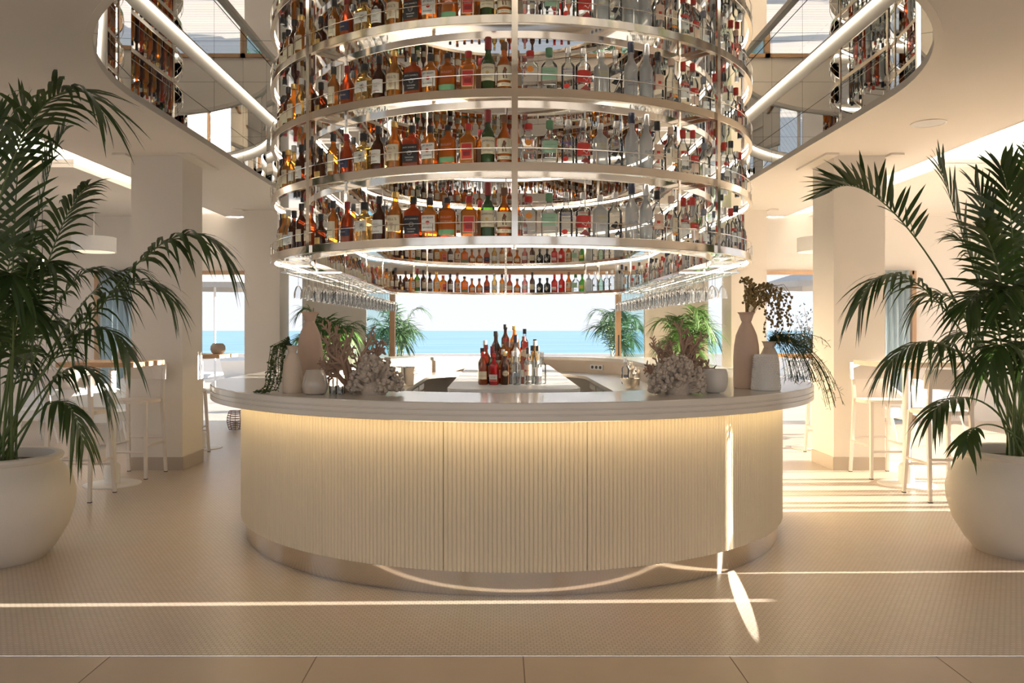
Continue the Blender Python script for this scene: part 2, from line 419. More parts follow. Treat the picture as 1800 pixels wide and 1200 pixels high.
# back windows: frames, glass and curtains
k = 0
for (x0, x1) in ((-6.72, -3.30), (-2.33, 2.33), (3.30, 6.72)):
    k += 1
    wn = struct(empty('window_%d' % k, ((x0+x1)/2, YB, 0)))
    cxw = (x0+x1)/2
    a = MB(); a.box((0, 0.0, ZH-0.03), (x1-x0, 0.10, 0.06)); obj('header', a, 'post_wood', wn)
    for x in (x0, x1):
        a = MB(); a.box((x-cxw, 0.0, ZH/2), (0.07, 0.10, ZH)); obj('jamb', a, 'post_wood' if abs(x) > 4 else 'wall_white', wn)
    if k == 2:
        for s_ in (-1, 1):
            a = MB(); a.box((s_*1.86, 0.0, ZH/2), (0.085, 0.10, ZH)); obj('post', a, 'post_wood', wn)
            a = MB(); a.box((s_*2.09, 0.03, ZH/2), (0.40, 0.012, ZH)); obj('pane', a, 'teal_glass', wn)
            if s_ > 0:
                a = MB(); a.box((1.86, -0.06, 1.25), (0.022, 0.02, 0.34)); obj('door_pull', a, 'soft_dark', wn)
    else:
        sgn = -1 if k == 1 else 1
        a = MB(); a.box((sgn*1.22, 0.0, ZH/2), (0.05, 0.06, ZH)); obj('mullion', a, 'soft_dark', wn)
        a = MB(); a.box((sgn*1.45, 0.03, ZH/2), (0.42, 0.012, ZH-0.06)); obj('pane', a, 'window_glass', wn)
# sheer curtains hanging at the outer ends of the side windows
for sx in (-1, 1):
    mb = MB(); n = 60; V = []; Fs = []
    for i in range(n+1):
        x = sx*(5.75+0.85*i/n); y = YB-0.16+0.035*sin(i*0.95)
        V += [(x, y, 0.03), (x, y, ZH)]
    for i in range(n): Fs.append((2*i, 2*i+2, 2*i+3, 2*i+1))
    mb.add(V, Fs); o = obj('sheer_curtain', mb, 'curtain')
    so_ = o.modifiers.new('thick', 'SOLIDIFY'); so_.thickness = 0.004
    tag(o, 'pale blue sheer curtain hanging in the window behind the %s' % ('wooden topped high table' if sx < 0 else 'sunlit pale high table'), 'curtain', 'sheer curtains')

# ------------------------------------------------------------------ OUTSIDE: terrace, parapet, sea
a = MB(); a.add([(-40,YB+0.0,-0.004),(40,YB,-0.004),(40,24.2,-0.004),(-40,24.2,-0.004)], [(0,1,2,3)]); struct(obj('terrace_floor', a, 'deck'))
a = MB(); a.add([(-40,-30,-0.05),(-9,-30,-0.05),(-9,YB,-0.05),(-40,YB,-0.05)], [(0,1,2,3)]); a.add([(9,-30,-0.05),(40,-30,-0.05),(40,YB,-0.05),(9,YB,-0.05)], [(0,1,2,3)])
a.add([(-9,-30,-0.05),(9,-30,-0.05),(9,YF,-0.05),(-9,YF,-0.05)], [(0,1,2,3)]); struct(obj('street_ground', a, 'deck'))
a = MB(); a.box((0,24.0,0.40),(80,0.2,0.84)); struct(obj('parapet', a, 'white_paint', smooth=False))
a = MB(); a.add([(-5000,24.3,-5),(5000,24.3,-5),(5000,8000,-5),(-5000,8000,-5)], [(0,1,2,3)]); struct(obj('sea', a, 'sea'))
# ==OBJECTS==
# ------------------------------------------------------------------ BAR
bar = empty('bar_counter', (0, 0, 0)); tag(bar, 'long racetrack shaped bar clad in cream fluted panels with pale stone top', 'bar')
RT, RI = 2.307, 1.60
obj('worktop', ring([(RI,1.065),(RI,1.108),(RI+0.004,1.112),(RT-0.006,1.112),(RT,1.107),(RT,1.078),(RT-0.007,1.076),(RT-0.007,1.071),(RT,1.069),(RT,1.049),(RT-0.007,1.047),(RT-0.007,1.042),(RT,1.040),(RT,1.012),(RT-0.004,1.008),(2.02,1.008),(2.02,1.065)], 72), 'counter_top', bar, angle=30)
obj('plinth', ring(rect(2.03, 2.06, 0.0, 0.16), 72), 'plinth', bar)
obj('carcass', ring([(1.62,0.0),(1.62,1.07),(2.06,1.01),(2.06,0.15),(2.0,0.15),(2.0,0.0)], 40), 'counter_top', bar)
obj('light_strip', ring(rect(2.20, 2.22, 0.998, 1.007), 72), 'led_warm', bar)
RP = 2.085
def fluted_arc(a0, a1, cyy, back=False, n=32, per=6):
    mb = MB(); V = []; Fs = []
    T = n*per
    for i in range(T+1):
        f = (i % per)/per; bulge = 0.009*sqrt(max(0, 1-(2*f-1)**2)) if i % per else 0.0
        a = a0+(a1-a0)*(i/T); r = RP+bulge
        x, y = r*sin(a), (cyy+r*cos(a) if back else cyy-r*cos(a))
        V += [(x,y,0.142),(x,y,1.009)]
    for i in range(T): Fs.append((2*i, 2*i+2, 2*i+3, 2*i+1))
    # thickness at the foot
    o = len(V)
    for i in range(T+1):
        a = a0+(a1-a0)*(i/T); V.append((2.062*sin(a), cyy+2.062*cos(a) if back else cyy-2.062*cos(a), 0.142))
    for i in range(T): Fs.append((2*i, o+i, o+i+1, 2*i+2))
    mb.add(V, Fs); return mb
NP = 8
for i in range(NP):
    g = 0.0006
    if i < NP-1: obj('fluted_panel', fluted_arc(-pi/2+pi*(i+.5)/NP+g, -pi/2+pi*(i+1.5)/NP-g, C0), 'flute', bar, angle=60)
    else:
        obj('fluted_panel', fluted_arc(-pi/2, -pi/2+pi*.5/NP-g, C0, False, 16), 'flute', bar, angle=60); obj('fluted_panel', fluted_arc(pi/2-pi*.5/NP+g, pi/2, C0, False, 16), 'flute', bar, angle=60)
    obj('fluted_panel', fluted_arc(-pi/2+pi*i/NP+g, -pi/2+pi*(i+1)/NP-g, C1, True, 24), 'flute', bar, angle=60)
def fluted_flat(L_, n=38, per=6):
    mb = MB(); V = []; Fs = []; T = n*per
    for i in range(T+1):
        f = (i % per)/per; b_ = 0.009*sqrt(max(0, 1-(2*f-1)**2)) if i % per else 0.0
        V += [(RP+b_, L_*i/T, 0.142), (RP+b_, L_*i/T, 1.009)]
    for i in range(T): Fs.append((2*i, 2*i+2, 2*i+3, 2*i+1))
    mb.add(V, Fs); mb.box((RP-0.012, L_/2, 0.575), (0.02, L_, 0.865)); return mb
fl = fluted_flat(0.97); fl.mats = ['flute']; flm = fl.mesh('fluted_panel', True, 60)
for i in range(4):
    inst('fluted_panel', flm, bar, (0, C0+0.9725*i, 0)); inst('fluted_panel', flm, bar, (0, C0+0.9725*(i+1), 0), pi)
# added narrow spot under the overhang, standing in for sun reflected off the plinth
gl = bpy.data.lights.new('plinth_glint_spot', 'SPOT'); gl.energy = 58; gl.spot_size = radians(64); gl.spot_blend = 0.25; gl.shadow_soft_size = 0.004; gl.color = (1.0, 0.92, 0.78)
glo = bpy.data.objects.new('plinth_glint_spot', gl); COL.objects.link(glo); glo.location = (1.318, 4.95, 0.992)
_d = (Vector((1.278, 4.70, 0))-glo.location).normalized(); _s = Vector((-0.19, -1.1, 0)).normalized()
_z = -_d; _y = (_s-_z*_s.dot(_z)).normalized(); _x = _y.cross(_z)
glo.rotation_euler = Matrix((_x, _y, _z)).transposed().to_euler(); glo.scale = (0.065, 1.0, 1.0)
a = MB(); a.lathe([(0.012,0.9955),(0.016,0.998),(0.016,1.0075)], 14, (1.318,4.95,0)); obj('glint_spot_housing', a, 'steel', bar)  # made-up housing around the added glint spot, no real fixture
# lower service worktop inside the ring, with splashback
def ring_open(prof, a_from, n=30):
    """ring open at the front: runs from front-arc angle -a_from round the back to +a_from"""
    K = len(prof); rows = []
    def pts(r):
        P = [sp(r, a_from + (pi/2-a_from)*i/10) for i in range(11)]
        P += [(r*cos(pi*i/n), C1+r*sin(pi*i/n)) for i in range(n+1)]
        P += [sp(r, -pi/2 + (pi/2-a_from)*i/10) for i in range(11)]
        return P
    Ps = [pts(r) for r, z in prof]; T = len(Ps[0]); V = []; Fs = []
    for t in range(T):
        for k in range(K): V.append((*Ps[k][t], prof[k][1]))
    for t in range(T-1):
        for k in range(K):
            k2 = (k+1) % K; Fs.append((t*K+k, (t+1)*K+k, (t+1)*K+k2, t*K+k2))
    Fs.append(tuple(range(K))); Fs.append(tuple(range((T-1)*K, T*K))[::-1])
    mb = MB(); mb.add(V, Fs); return mb
obj('service_worktop', ring_open(rect(1.03, 1.60, 0.86, 0.90), 1.1), 'steel_dull', bar)
sb = obj('splashback', ring_open(rect(1.585, 1.60, 0.90, 1.066), 1.1), 'clay_light', bar)
# sockets on the splashback
for (px, d) in ((1075, 11.7),):
    p = W(px, 641, d)
    r_ = empty('socket_plate', (p.x, d, 0.975)); 
    a = MB(); a.box((0,0,0),(0.26,0.012,0.075)); obj('plate', a, 'white_paint', r_)
    for i in range(3):
        a = MB(); a.lathe([(0.022,0),(0.022,0.006),(0.016,0.006),(0.016,0.001)], 14); o = obj('socket', a, 'soft_dark', r_); o.location = ((i-1)*0.08, -0.006, 0); o.rotation_euler = (pi/2,0,0)
    ang = atan2(p.y-C1, p.x); rr = 1.57
    r_.location = (rr*cos(ang), C1+rr*sin(ang), 0.98); r_.rotation_euler = (0,0,ang-pi/2)
    tag(r_, 'white triple socket plate on the splashback behind the bar', 'socket')
# undercounter fridges
def fridge(y, sx, lab):
    r_ = empty('undercounter_fridge', (sx*1.33, y, 0), 0 if sx > 0 else pi)
    a = MB(); a.box((0.0,0,0.43),(0.50,0.66,0.85)); obj('cabinet', a, 'steel_dull', r_)
    a = MB(); a.box((-0.265,0,0.46),(0.03,0.62,0.74)); dd = obj('door', a, 'white_paint' if sx < 0 else 'steel_dull', r_)
    a = MB(); a.box((-0.295,0,0.77),(0.02,0.44,0.02)); a.box((-0.285,0.2,0.77),(0.03,0.015,0.02)); a.box((-0.285,-0.2,0.77),(0.03,0.015,0.02)); obj('handle', a, 'steel', dd)
    tag(r_, lab, 'fridge', 'undercounter fridges')
for i, y in enumerate((8.0, 8.72, 9.44, 10.16)):
    fridge(y, 1, 'steel undercounter fridge below the worktop on the clear bottle side')
    fridge(y, -1, 'white fronted undercounter fridge below the worktop on the amber bottle side')

# ------------------------------------------------------------------ ISLAND
isl = empty('bar_island', (0.022, 8.5, 0)); tag(isl, 'white island counter standing in the middle of the bar', 'island')
def round_rect(w, y0, y1, r, n=8):
    P = []
    for (cx_, cy_, a0) in ((w/2-r, y0+r, -pi/2), (w/2-r, y1-r, 0), (-w/2+r, y1-r, pi/2), (-w/2+r, y0+r, pi)):
        for i in range(n+1): a = a0+pi/2*i/n; P.append((cx_+r*cos(a), cy_+r*sin(a)))
    return P
def prism(P, z0, z1, mb=None):
    mb = mb or MB(); n = len(P)
    return mb.add([(x,y,z0) for x,y in P]+[(x,y,z1) for x,y in P], [tuple(range(n-1,-1,-1)), tuple(range(n,2*n))]+[(i,(i+1)%n,n+(i+1)%n,n+i) for i in range(n)])
mb = prism(round_rect(1.04,-2.24,2.3,0.20), 1.025, 1.05); prism(round_rect(1.02,-2.23,2.29,0.19), 1.012, 1.026, mb); prism(round_rect(1.04,-2.24,2.3,0.20), 0.985, 1.013, mb)
obj('worktop', mb, 'white_paint', isl)
obj('body', prism(round_rect(0.92,-2.12,2.2,0.16), 0.0, 0.99), 'white_paint', isl)

# ------------------------------------------------------------------ RACK
rack = empty('bottle_rack', (0,0,0)); tag(rack, 'tall polished steel bottle rack with glass shelves hanging over the bar', 'rack')
RR, RIN = 1.883, 1.60
ZT = [2.047+0.4325*k for k in range(5)]
NA = 64
for z in ZT:
    obj('shelf_band', ring([(RR-0.030, z-0.045),(RR-0.030, z-0.042),(RR-0.009, z-0.042),(RR-0.009, z+0.005),(RR-0.002, z+0.006),(RR, z+0.004),(RR, z-0.043),(RR-0.002, z-0.045)], NA), 'steel', rack, angle=30)
    obj('inner_band', ring(rect(RIN-0.012, RIN, z-0.034, z+0.004), NA), 'steel', rack)
    obj('glass_shelf', ring(rect(RIN, RR-0.009, z-0.012, z), NA), 'shelf_glass', rack)
    obj('light_strip', ring(rect(RR-0.014, RR-0.010, z-0.024, z-0.019), 40), 'led_rack', rack)
    g = MB(); g.tube([(*p, z+0.088) for p in path(RR-0.004, NA)], 0.0032, 5, closed=True); obj('guard_rail', g, 'steel', rack)
    g = MB()
    for i in range(25):
        a = -pi/2+pi*i/24; g.tube([(*sp(RR-0.004,a), z), (*sp(RR-0.004,a), z+0.088)], 0.0026, 5)
        g.tube([((RR-0.004)*cos(a+pi/2), C1+(RR-0.004)*sin(a+pi/2), z), ((RR-0.004)*cos(a+pi/2), C1+(RR-0.004)*sin(a+pi/2), z+0.088)], 0.0026, 5)
    for i in range(1, 12):
        for sx in (-1, 1): g.tube([(sx*(RR-0.004), C0+(C1-C0)*i/12, z), (sx*(RR-0.004), C0+(C1-C0)*i/12, z+0.088)], 0.0026, 5)
    obj('rail_pickets', g, 'steel', rack)['kind'] = 'stuff'
stations = [(sp, i*pi/4) for i in range(-2, 3)]
STN = []
for i in range(-2, 3): a = i*pi/4; STN.append((sin(a), -cos(a), C0))
for i in range(-2, 3): a = i*pi/4; STN.append((sin(a), cos(a), C1))
for sx in (-1, 1):
    for q in (1, 2): STN.append((sx, 0.0, C0+(C1-C0)*q/3))
pz0, pz1 = ZT[0]-0.045, HM-0.002
a = MB(); a.box((0,0,(pz0+pz1)/2),(0.036,0.016,pz1-pz0)); a.mats = ['steel']; pm = a.mesh('post', False)
a = MB(); a.box((0,0,(pz0+pz1)/2),(0.026,0.014,pz1-pz0)); a.mats = ['steel']; pmi = a.mesh('inner_post', False)
a = MB(); a.box((0,0,0),(0.016,RR-RIN-0.02,0.022)); a.mats = ['steel']; rbm = a.mesh('radial_beam', False)
for (dx, dy, cyy) in STN:
    rz = atan2(dy, dx)+pi/2
    inst('post', pm, rack, ((RR+0.004)*dx, cyy+(RR+0.004)*dy, 0), rz)
    inst('inner_post', pmi, rack, ((RIN-0.008)*dx, cyy+(RIN-0.008)*dy, 0), rz)
    for z in ZT: inst('radial_beam', rbm, rack, ((RR+RIN)/2*dx, cyy+(RR+RIN)/2*dy, z-0.026), rz)
# glass-hanging rails below the straight sides
for sx in (-1, 1):
    for q in range(6):
        x = sx*(1.42+0.085*q)
        a = MB(); a.tube([(x-0.012, C0+0.05, 1.965), (x-0.012, C1, 1.965)], 0.004, 5); a.tube([(x+0.012, C0+0.05, 1.965), (x+0.012, C1, 1.965)], 0.004, 5)
        obj('glass_rail', a, 'steel', rack)
    for q in range(4):
        yy = C0+0.1+(C1-C0-0.2)*q/3
        a = MB(); a.box((sx*1.64, yy, 1.975),(0.50,0.02,0.012)); a.box((sx*1.86, yy, 1.99),(0.012,0.012,0.035)); a.box((sx*1.60, yy, 1.99),(0.012,0.012,0.035)); obj('rail_hanger', a, 'steel', rack)
# ==NEXT==
# ------------------------------------------------------------------ BOTTLES
glass('g_amber', (0.95, 0.47, 0.11), 0.35)
glass('g_pale', (0.93, 0.70, 0.34), 0.25)
glass('g_orange', (0.95, 0.36, 0.05), 0.42)
glass('g_redamber', (0.76, 0.20, 0.06), 0.45)
glass('g_dark', (0.24, 0.085, 0.038), 0.45)
glass('g_green', (0.16, 0.30, 0.10), 0.35)
glass('g_bright_green', (0.25, 0.62, 0.16), 0.4)
glass('g_red', (0.80, 0.05, 0.04), 0.5)
glass('g_pink', (0.93, 0.50, 0.45), 0.3)
glass('g_clear', (0.955, 0.97, 0.965), 0.07, 1.42)
glass('g_mint', (0.72, 0.88, 0.80), 0.22, 1.5)
glass('g_frost', (0.92, 0.93, 0.92), 0.60, 1.45, 0.35)
glass('g_black', (0.04, 0.035, 0.035), 0.6)
mat('p_cream', (0.80, 0.70, 0.50), 0.7); mat('p_white', (0.82, 0.79, 0.72), 0.7); mat('p_black', (0.025, 0.022, 0.022), 0.5)
mat('p_red', (0.62, 0.05, 0.035), 0.5); mat('p_darkred', (0.28, 0.03, 0.03), 0.5); mat('p_gold', (0.62, 0.42, 0.14), 0.35, 0.6)
mat('p_green', (0.16, 0.34, 0.17), 0.6); mat('p_softgreen', (0.36, 0.56, 0.38), 0.6); mat('p_blue', (0.05, 0.10, 0.42), 0.5)
mat('p_orange', (0.86, 0.33, 0.06), 0.6); mat('p_yellow', (0.80, 0.68, 0.16), 0.6); mat('p_grey', (0.34, 0.36, 0.42), 0.6); mat('p_navy', (0.03, 0.035, 0.07), 0.5)
mat('p_brown', (0.20, 0.10, 0.05), 0.6); mat('p_tan', (0.62, 0.46, 0.30), 0.6); mat('p_silver', (0.7, 0.7, 0.7), 0.3, 0.9); mat('p_peach', (0.80, 0.58, 0.44), 0.6)
mat('p_wax', (0.50, 0.035, 0.03), 0.4)

FONT_CACHE = {}
def text_mesh(s, size):
    k = (s, size)
    if k in FONT_CACHE: return FONT_CACHE[k]
    cu = bpy.data.curves.new('lettering', 'FONT'); cu.body = s; cu.size = size; cu.align_x = 'CENTER'; cu.resolution_u = 2
    o = bpy.data.objects.new('lettering', cu); COL.objects.link(o)
    dg = bpy.context.evaluated_depsgraph_get(); me = bpy.data.meshes.new_from_object(o.evaluated_get(dg))
    V = [(v.co.x, v.co.y) for v in me.vertices]; Fs = [tuple(p.vertices) for p in me.polygons]
    bpy.data.objects.remove(o); bpy.data.curves.remove(cu); bpy.data.meshes.remove(me)
    FONT_CACHE[k] = (V, Fs); return V, Fs
def body_profile(k):
    h, r, hb, hs, rn, hc = k['h'], k['r'], k['hb'], k['hs'], k['rn'], k['hc']
    P = [(r*0.86, 0.0), (r*0.97, 0.003), (r, 0.010), (r, hb)]
    for i in range(1, 6):
        f = i/5; s_ = k.get('sh', 1.0)
        P.append((rn+(r-rn)*(0.5+0.5*cos(pi*f))**s_, hb+(hs-hb)*f))
    P += [(rn, h-hc*0.9), (rn*1.12, h-hc*0.88), (rn*1.12, h-hc*0.8)]
    return P
KIND = {}
def kind(key, desc, h, r, hb, hs, rn, hc, g, cap, art, ex=2.0, dr=1.0, rc=None, sh=1.0, capex=0.0):
    k = dict(desc=desc, h=h, r=r, hb=hb, hs=hs, rn=rn, hc=hc, g=g, cap=cap, art=art, ex=ex, dr=dr, rc=rc or rn*1.25, sh=sh)
    n = 16 if ex == 2 else 24
    b_ = MB(); b_.lathe(body_profile(k), n, m=g, ex=ex, dr=dr); k['body'] = b_.mesh('bottle', True, 50)
    c = MB(); rc = k['rc']; c.lathe([(rc, h-hc*0.85), (rc, h-hc*0.06), (rc*0.93, h)], 12, m=cap); k['capm'] = c.mesh('cap', True, 50)
    lb = MB()
    def yx(x): return -r*dr*max(0.0, 1-min(1, abs(x/r))**ex)**(1/ex)
    lay = 0
    for a in art:
        lay += 1; off = 0.0006+0.0005*lay
        if a[0] == 'rect':
            _, m, x0, x1, z0, z1 = a; nx = 10; V = []; Fs = []
            for i in range(nx+1):
                # even in angle for round bottles
                if ex == 2:
                    t0, t1 = math.asin(max(-1, x0/r)), math.asin(min(1, x1/r)); x = r*sin(t0+(t1-t0)*i/nx)
                else: x = x0+(x1-x0)*i/nx
                y = yx(x); L_ = sqrt(x*x+y*y) or 1
                V += [(x*(1+off/L_), y*(1+off/L_), z0), (x*(1+off/L_), y*(1+off/L_), z1)]
            for i in range(nx): Fs.append((2*i, 2*i+2, 2*i+3, 2*i+1))
            lb.add(V, Fs, m)
        elif a[0] in ('disc', 'poly'):
            if a[0] == 'disc': _, m, cx_, cz_, rr = a; P = [(cx_+rr*cos(2*pi*i/14), cz_+rr*sin(2*pi*i/14)) for i in range(14)]
            else: _, m, P = a
            q = [(x, yx(x)-off-0.0006, z) for x, z in P]; lb.add(q, [tuple(range(len(q)))], m)
        else:
            _, m, s, z, size = a[:5]; V, Fs = text_mesh(s, size); x_ = a[5] if len(a) > 5 else 0
            lb.add([(x+x_, yx(x+x_)-off-0.0006, z+y) for x, y in V], Fs, m)
    k['lab'] = lb.mesh('paper_label', False) if lb.v else None
    KIND[key] = k
T = 'text'; R_ = 'rect'
# whisky side, from the corner upright to the centre upright
kind('squat', 'squat near black bottle with small gold label', .205, .037, .09, .135, .013, .05, 'g_dark', 'p_black', [(R_,'p_gold',-.026,.026,.015,.055)])
kind('cream_amber', 'amber bottle with tall cream label and black cap', .275, .034, .165, .215, .0135, .055, 'g_amber', 'p_black', [(R_,'p_cream',-.03,.03,.04,.145),(T,'p_brown','SINGLE MALT',.085,.009),(R_,'p_tan',-.02,.02,.06,.064)])
kind('red_dark', 'red amber bottle with dark pointed label', .255, .040, .135, .20, .0135, .045, 'g_redamber', 'p_darkred', [(R_,'p_navy',-.035,.035,.045,.10),('poly','p_navy',[(-.033,.046),(0,.028),(.033,.046)]),(T,'p_tan','Finest',.066,.016)])
kind('kanji', 'square pale amber bottle with white label and black stopper', .24, .047, .145, .178, .017, .05, 'g_pale', 'p_black', [(R_,'p_white',-.043,.043,.065,.128),(T,'p_black','\u5b63',.080,.036,.012),(T,'p_brown','WHISKY',.115,.007,-.022)], 6, .8, rc=.023)
kind('maple', 'dark brown bottle with off white label', .27, .038, .15, .205, .0135, .055, 'g_dark', 'p_black', [(R_,'p_white',-.033,.033,.045,.125),(T,'p_brown','Canadian',.096,.012),(T,'p_brown','Club',.080,.012),(R_,'p_darkred',-.02,.02,.055,.058)])
kind('bells', 'tall amber bottle lettered BELLS on cream label', .285, .043, .15, .225, .016, .04, 'g_amber', 'p_gold', [(R_,'p_cream',-.038,.038,.05,.145),(T,'p_brown',"BELL'S",.115,.021),('poly','p_tan',[(-.006,.06),(.006,.06),(.010,.10),(-.010,.10)])])
kind('black_square', 'square dark bottle with black label and white lettering', .25, .047, .16, .195, .0145, .05, 'g_redamber', 'p_black', [(R_,'p_black',-.042,.042,.03,.135),(T,'p_white','JACK DANIEL\'S',.113,.0115),('disc','p_white',0,.085,.013),('disc','p_black',0,.085,.0115),(T,'p_white','OLD No.7',.083,.005),(T,'p_white','TENNESSEE',.055,.010),(T,'p_white','WHISKEY',.040,.009)], 7, .85)
kind('white_seal', 'amber bottle with white label and round red seal', .24, .041, .145, .19, .0145, .05, 'g_amber', 'p_black', [(R_,'p_white',-.037,.037,.045,.135),(T,'p_black','JIM BEAM',.115,.015),('disc','p_red',0,.092,.011),(T,'p_black','BOURBON',.06,.011)], 4, .9)
kind('orange_oval', 'broad orange bottle with olive green foot label', .235, .048, .15, .185, .015, .035, 'g_orange', 'p_black', [(R_,'p_green',-.042,.042,.018,.05),(T,'p_tan','BULLEIT',.115,.017),(T,'p_tan','BOURBON',.092,.013)], 2.6, .7)
kind('red_panel', 'square amber bottle with framed red label', .24, .043, .15, .185, .0155, .045, 'g_amber', 'p_wax', [(R_,'p_tan',-.032,.032,.03,.125),(R_,'p_red',-.027,.027,.035,.12),(T,'p_white','MAKERS',.085,.011),(R_,'p_darkred',-.018,.018,.05,.075)], 6, .85)
kind('green_irish', 'tall green bottle lettered JAMESON on cream label', .315, .038, .165, .23, .0145, .085, 'g_green', 'p_darkred', [(R_,'p_cream',-.035,.035,.06,.155),(T,'p_black','JAMESON',.128,.0145),('disc','p_gold',0,.105,.009),(T,'p_brown','IRISH WHISKEY',.075,.008)])
kind('captain', 'amber rum bottle with cream label and standing figure', .285, .040, .145, .215, .0145, .05, 'g_orange', 'p_brown', [(R_,'p_cream',-.036,.036,.06,.145),('poly','p_brown',[(-.010,.07),(.012,.07),(.006,.10),(.012,.12),(-.004,.128),(-.012,.108)]),('disc','p_darkred',0,.126,.006),(R_,'p_cream',-.036,.036,.026,.046),(T,'p_brown','SPICED',.031,.012)])
# clear spirit side, from the centre upright outwards
kind('orange_dot', 'square clear bottle with orange disc', .235, .044, .15, .18, .017, .04, 'g_clear', 'p_red', [('disc','p_orange',0,.122,.018),(T,'p_grey','London Dry',.082,.010)], 6, .85)
kind('green_label', 'clear bottle with pale green label and green cap', .255, .043, .145, .195, .0155, .055, 'g_clear', 'p_green', [(R_,'p_softgreen',-.039,.039,.065,.135),(T,'p_green','TANQUERAY',.108,.0105),(R_,'p_white',-.03,.03,.035,.04)], 4, .9)
kind('blue_letters', 'clear bottle with big blue lettering', .265, .036, .155, .19, .0135, .04, 'g_clear', 'p_silver', [(T,'p_blue','ABSOLUT',.125,.0165),(T,'p_blue','VODKA',.108,.0165),(R_,'p_grey',-.025,.025,.085,.087),('disc','p_red',-.018,.035,.014)])
kind('red_splash', 'clear bottle with bright red painted lower half', .265, .041, .16, .20, .0135, .04, 'g_clear', 'p_silver', [(R_,'p_red',-.039,.039,.06,.13),('poly','p_white',[(-.03,.06),(-.012,.085),(.004,.07),(.02,.10),(.03,.06)]),(T,'p_red','ABSOLUT',.14,.014),('poly','p_red',[(-.03,.02),(.0,.05),(.03,.025),(.01,.014)])])
kind('yellow_frost', 'frosted bottle with yellow lettering', .255, .041, .16, .20, .0135, .04, 'g_frost', 'p_silver', [(T,'p_yellow','ABSOLUT',.125,.0155),(T,'p_yellow','VODKA',.105,.0155),(R_,'p_grey',-.025,.025,.085,.087),(R_,'p_grey',-.025,.025,.075,.077)])
kind('black_diamond', 'clear bottle with black angular diamonds', .275, .040, .16, .205, .0135, .04, 'g_clear', 'p_silver', [(T,'p_grey','ABSOLUT',.142,.014),(T,'p_grey','VODKA',.126,.012),('poly','p_black',[(-.036,.075),(-.012,.105),(.0,.09),(-.014,.06)]),('poly','p_black',[(0,.08),(.022,.115),(.034,.09),(.012,.06)]),('poly','p_black',[(-.022,.02),(.0,.055),(.026,.03)])])
kind('goose', 'tall frosted bottle with grey mountain band and dark cap', .335, .037, .18, .245, .0145, .075, 'g_frost', 'p_navy', [('poly','p_grey',[(-.035,.09),(.035,.09),(.03,.108),(.016,.10),(.004,.115),(-.014,.10),(-.027,.112)]),(T,'p_navy','GREY GOOSE',.072,.0098),('poly','p_white',[(-.01,.15),(.004,.155),(.016,.17),(.002,.164)]),(R_,'p_grey',-.008,.008,.04,.043)])
kind('palace', 'tall frosted bottle lettered in grey with silver cap', .335, .036, .185, .25, .0145, .075, 'g_frost', 'p_silver', [(T,'p_grey','BELVEDERE',.092,.0105),(T,'p_grey','VODKA',.076,.011),('poly','p_grey',[(-.028,.105),(.028,.105),(.024,.118),(.010,.112),(0,.124),(-.010,.112),(-.024,.118)])])
kind('ketel', 'clear bottle with cream label and small red square', .305, .034, .175, .225, .0135, .06, 'g_clear', 'p_black', [(R_,'p_peach',-.031,.031,.075,.165),(R_,'p_red',-.022,-.006,.108,.124),(T,'p_brown','Ketel',.113,.012,.010),(R_,'p_tan',-.03,.03,.025,.032)])
kind('peach_label', 'clear bottle with tan label and orange foot stripe', .285, .036, .16, .21, .0135, .05, 'g_clear', 'p_peach', [(R_,'p_cream',-.02,.032,.065,.15),(T,'p_red','RUSKI',.125,.0105,.006),(R_,'p_orange',-.02,.032,.045,.06)])
kind('red_cap', 'clear bottle with red cap and red name band', .285, .0335, .165, .22, .013, .06, 'g_clear', 'p_red', [(R_,'p_red',-.031,.031,.132,.15),(T,'p_white','SMIRNOFF',.1375,.010),(R_,'p_white',-.03,.03,.06,.12),('poly','p_black',[(-.02,.085),(0,.094),(.02,.085),(0,.088)]),(R_,'p_tan',-.028,.028,.02,.035)])
kind('red_block', 'clear bottle with red cap and solid red label', .295, .0335, .165, .225, .013, .055, 'g_clear', 'p_red', [(R_,'p_red',-.031,.031,.10,.135),(T,'p_white','ISTOK',.112,.012),(R_,'p_peach',-.029,.029,.03,.085)])
kind('low_label', 'short clear bottle with low pale label', .235, .034, .13, .18, .0135, .045, 'g_clear', 'p_grey', [(R_,'p_white',-.03,.03,.03,.075),(T,'p_blue','GIN',.048,.016)])
kind('mint', 'short mint tinted clear bottle', .225, .036, .13, .175, .0135, .04, 'g_mint', 'p_silver', [(T,'p_red','LIMA',.045,.014)])
# further kinds: bends, sea side, island
kind('wine', 'slim dark bottle with cream label', .30, .035, .17, .23, .0135, .05, 'g_dark', 'p_black', [(R_,'p_cream',-.032,.032,.05,.13)])
kind('cognac', 'round shouldered red amber bottle with cream label', .27, .040, .13, .20, .0135, .05, 'g_redamber', 'p_red', [(R_,'p_cream',-.034,.034,.045,.11),(R_,'p_tan',-.03,.03,.07,.076)])
kind('rum_gold', 'slim golden bottle with white label', .29, .035, .16, .215, .0135, .05, 'g_pale', 'p_white', [(R_,'p_white',-.032,.032,.05,.12)])
kind('round_amber', 'squat round amber bottle with pale label', .21, .046, .085, .14, .014, .04, 'g_orange', 'p_brown', [(R_,'p_cream',-.032,.032,.035,.08)])
kind('diamond_gin', 'short black bottle with white diamond label', .215, .044, .115, .155, .014, .04, 'g_black', 'p_black', [('poly','p_white',[(0,.03),(.024,.062),(0,.094),(-.024,.062)])])
kind('red_liqueur', 'bright red bottle with small pale label', .27, .039, .15, .205, .0135, .045, 'g_red', 'p_red', [(R_,'p_white',-.018,.018,.07,.11)], 5, .9)
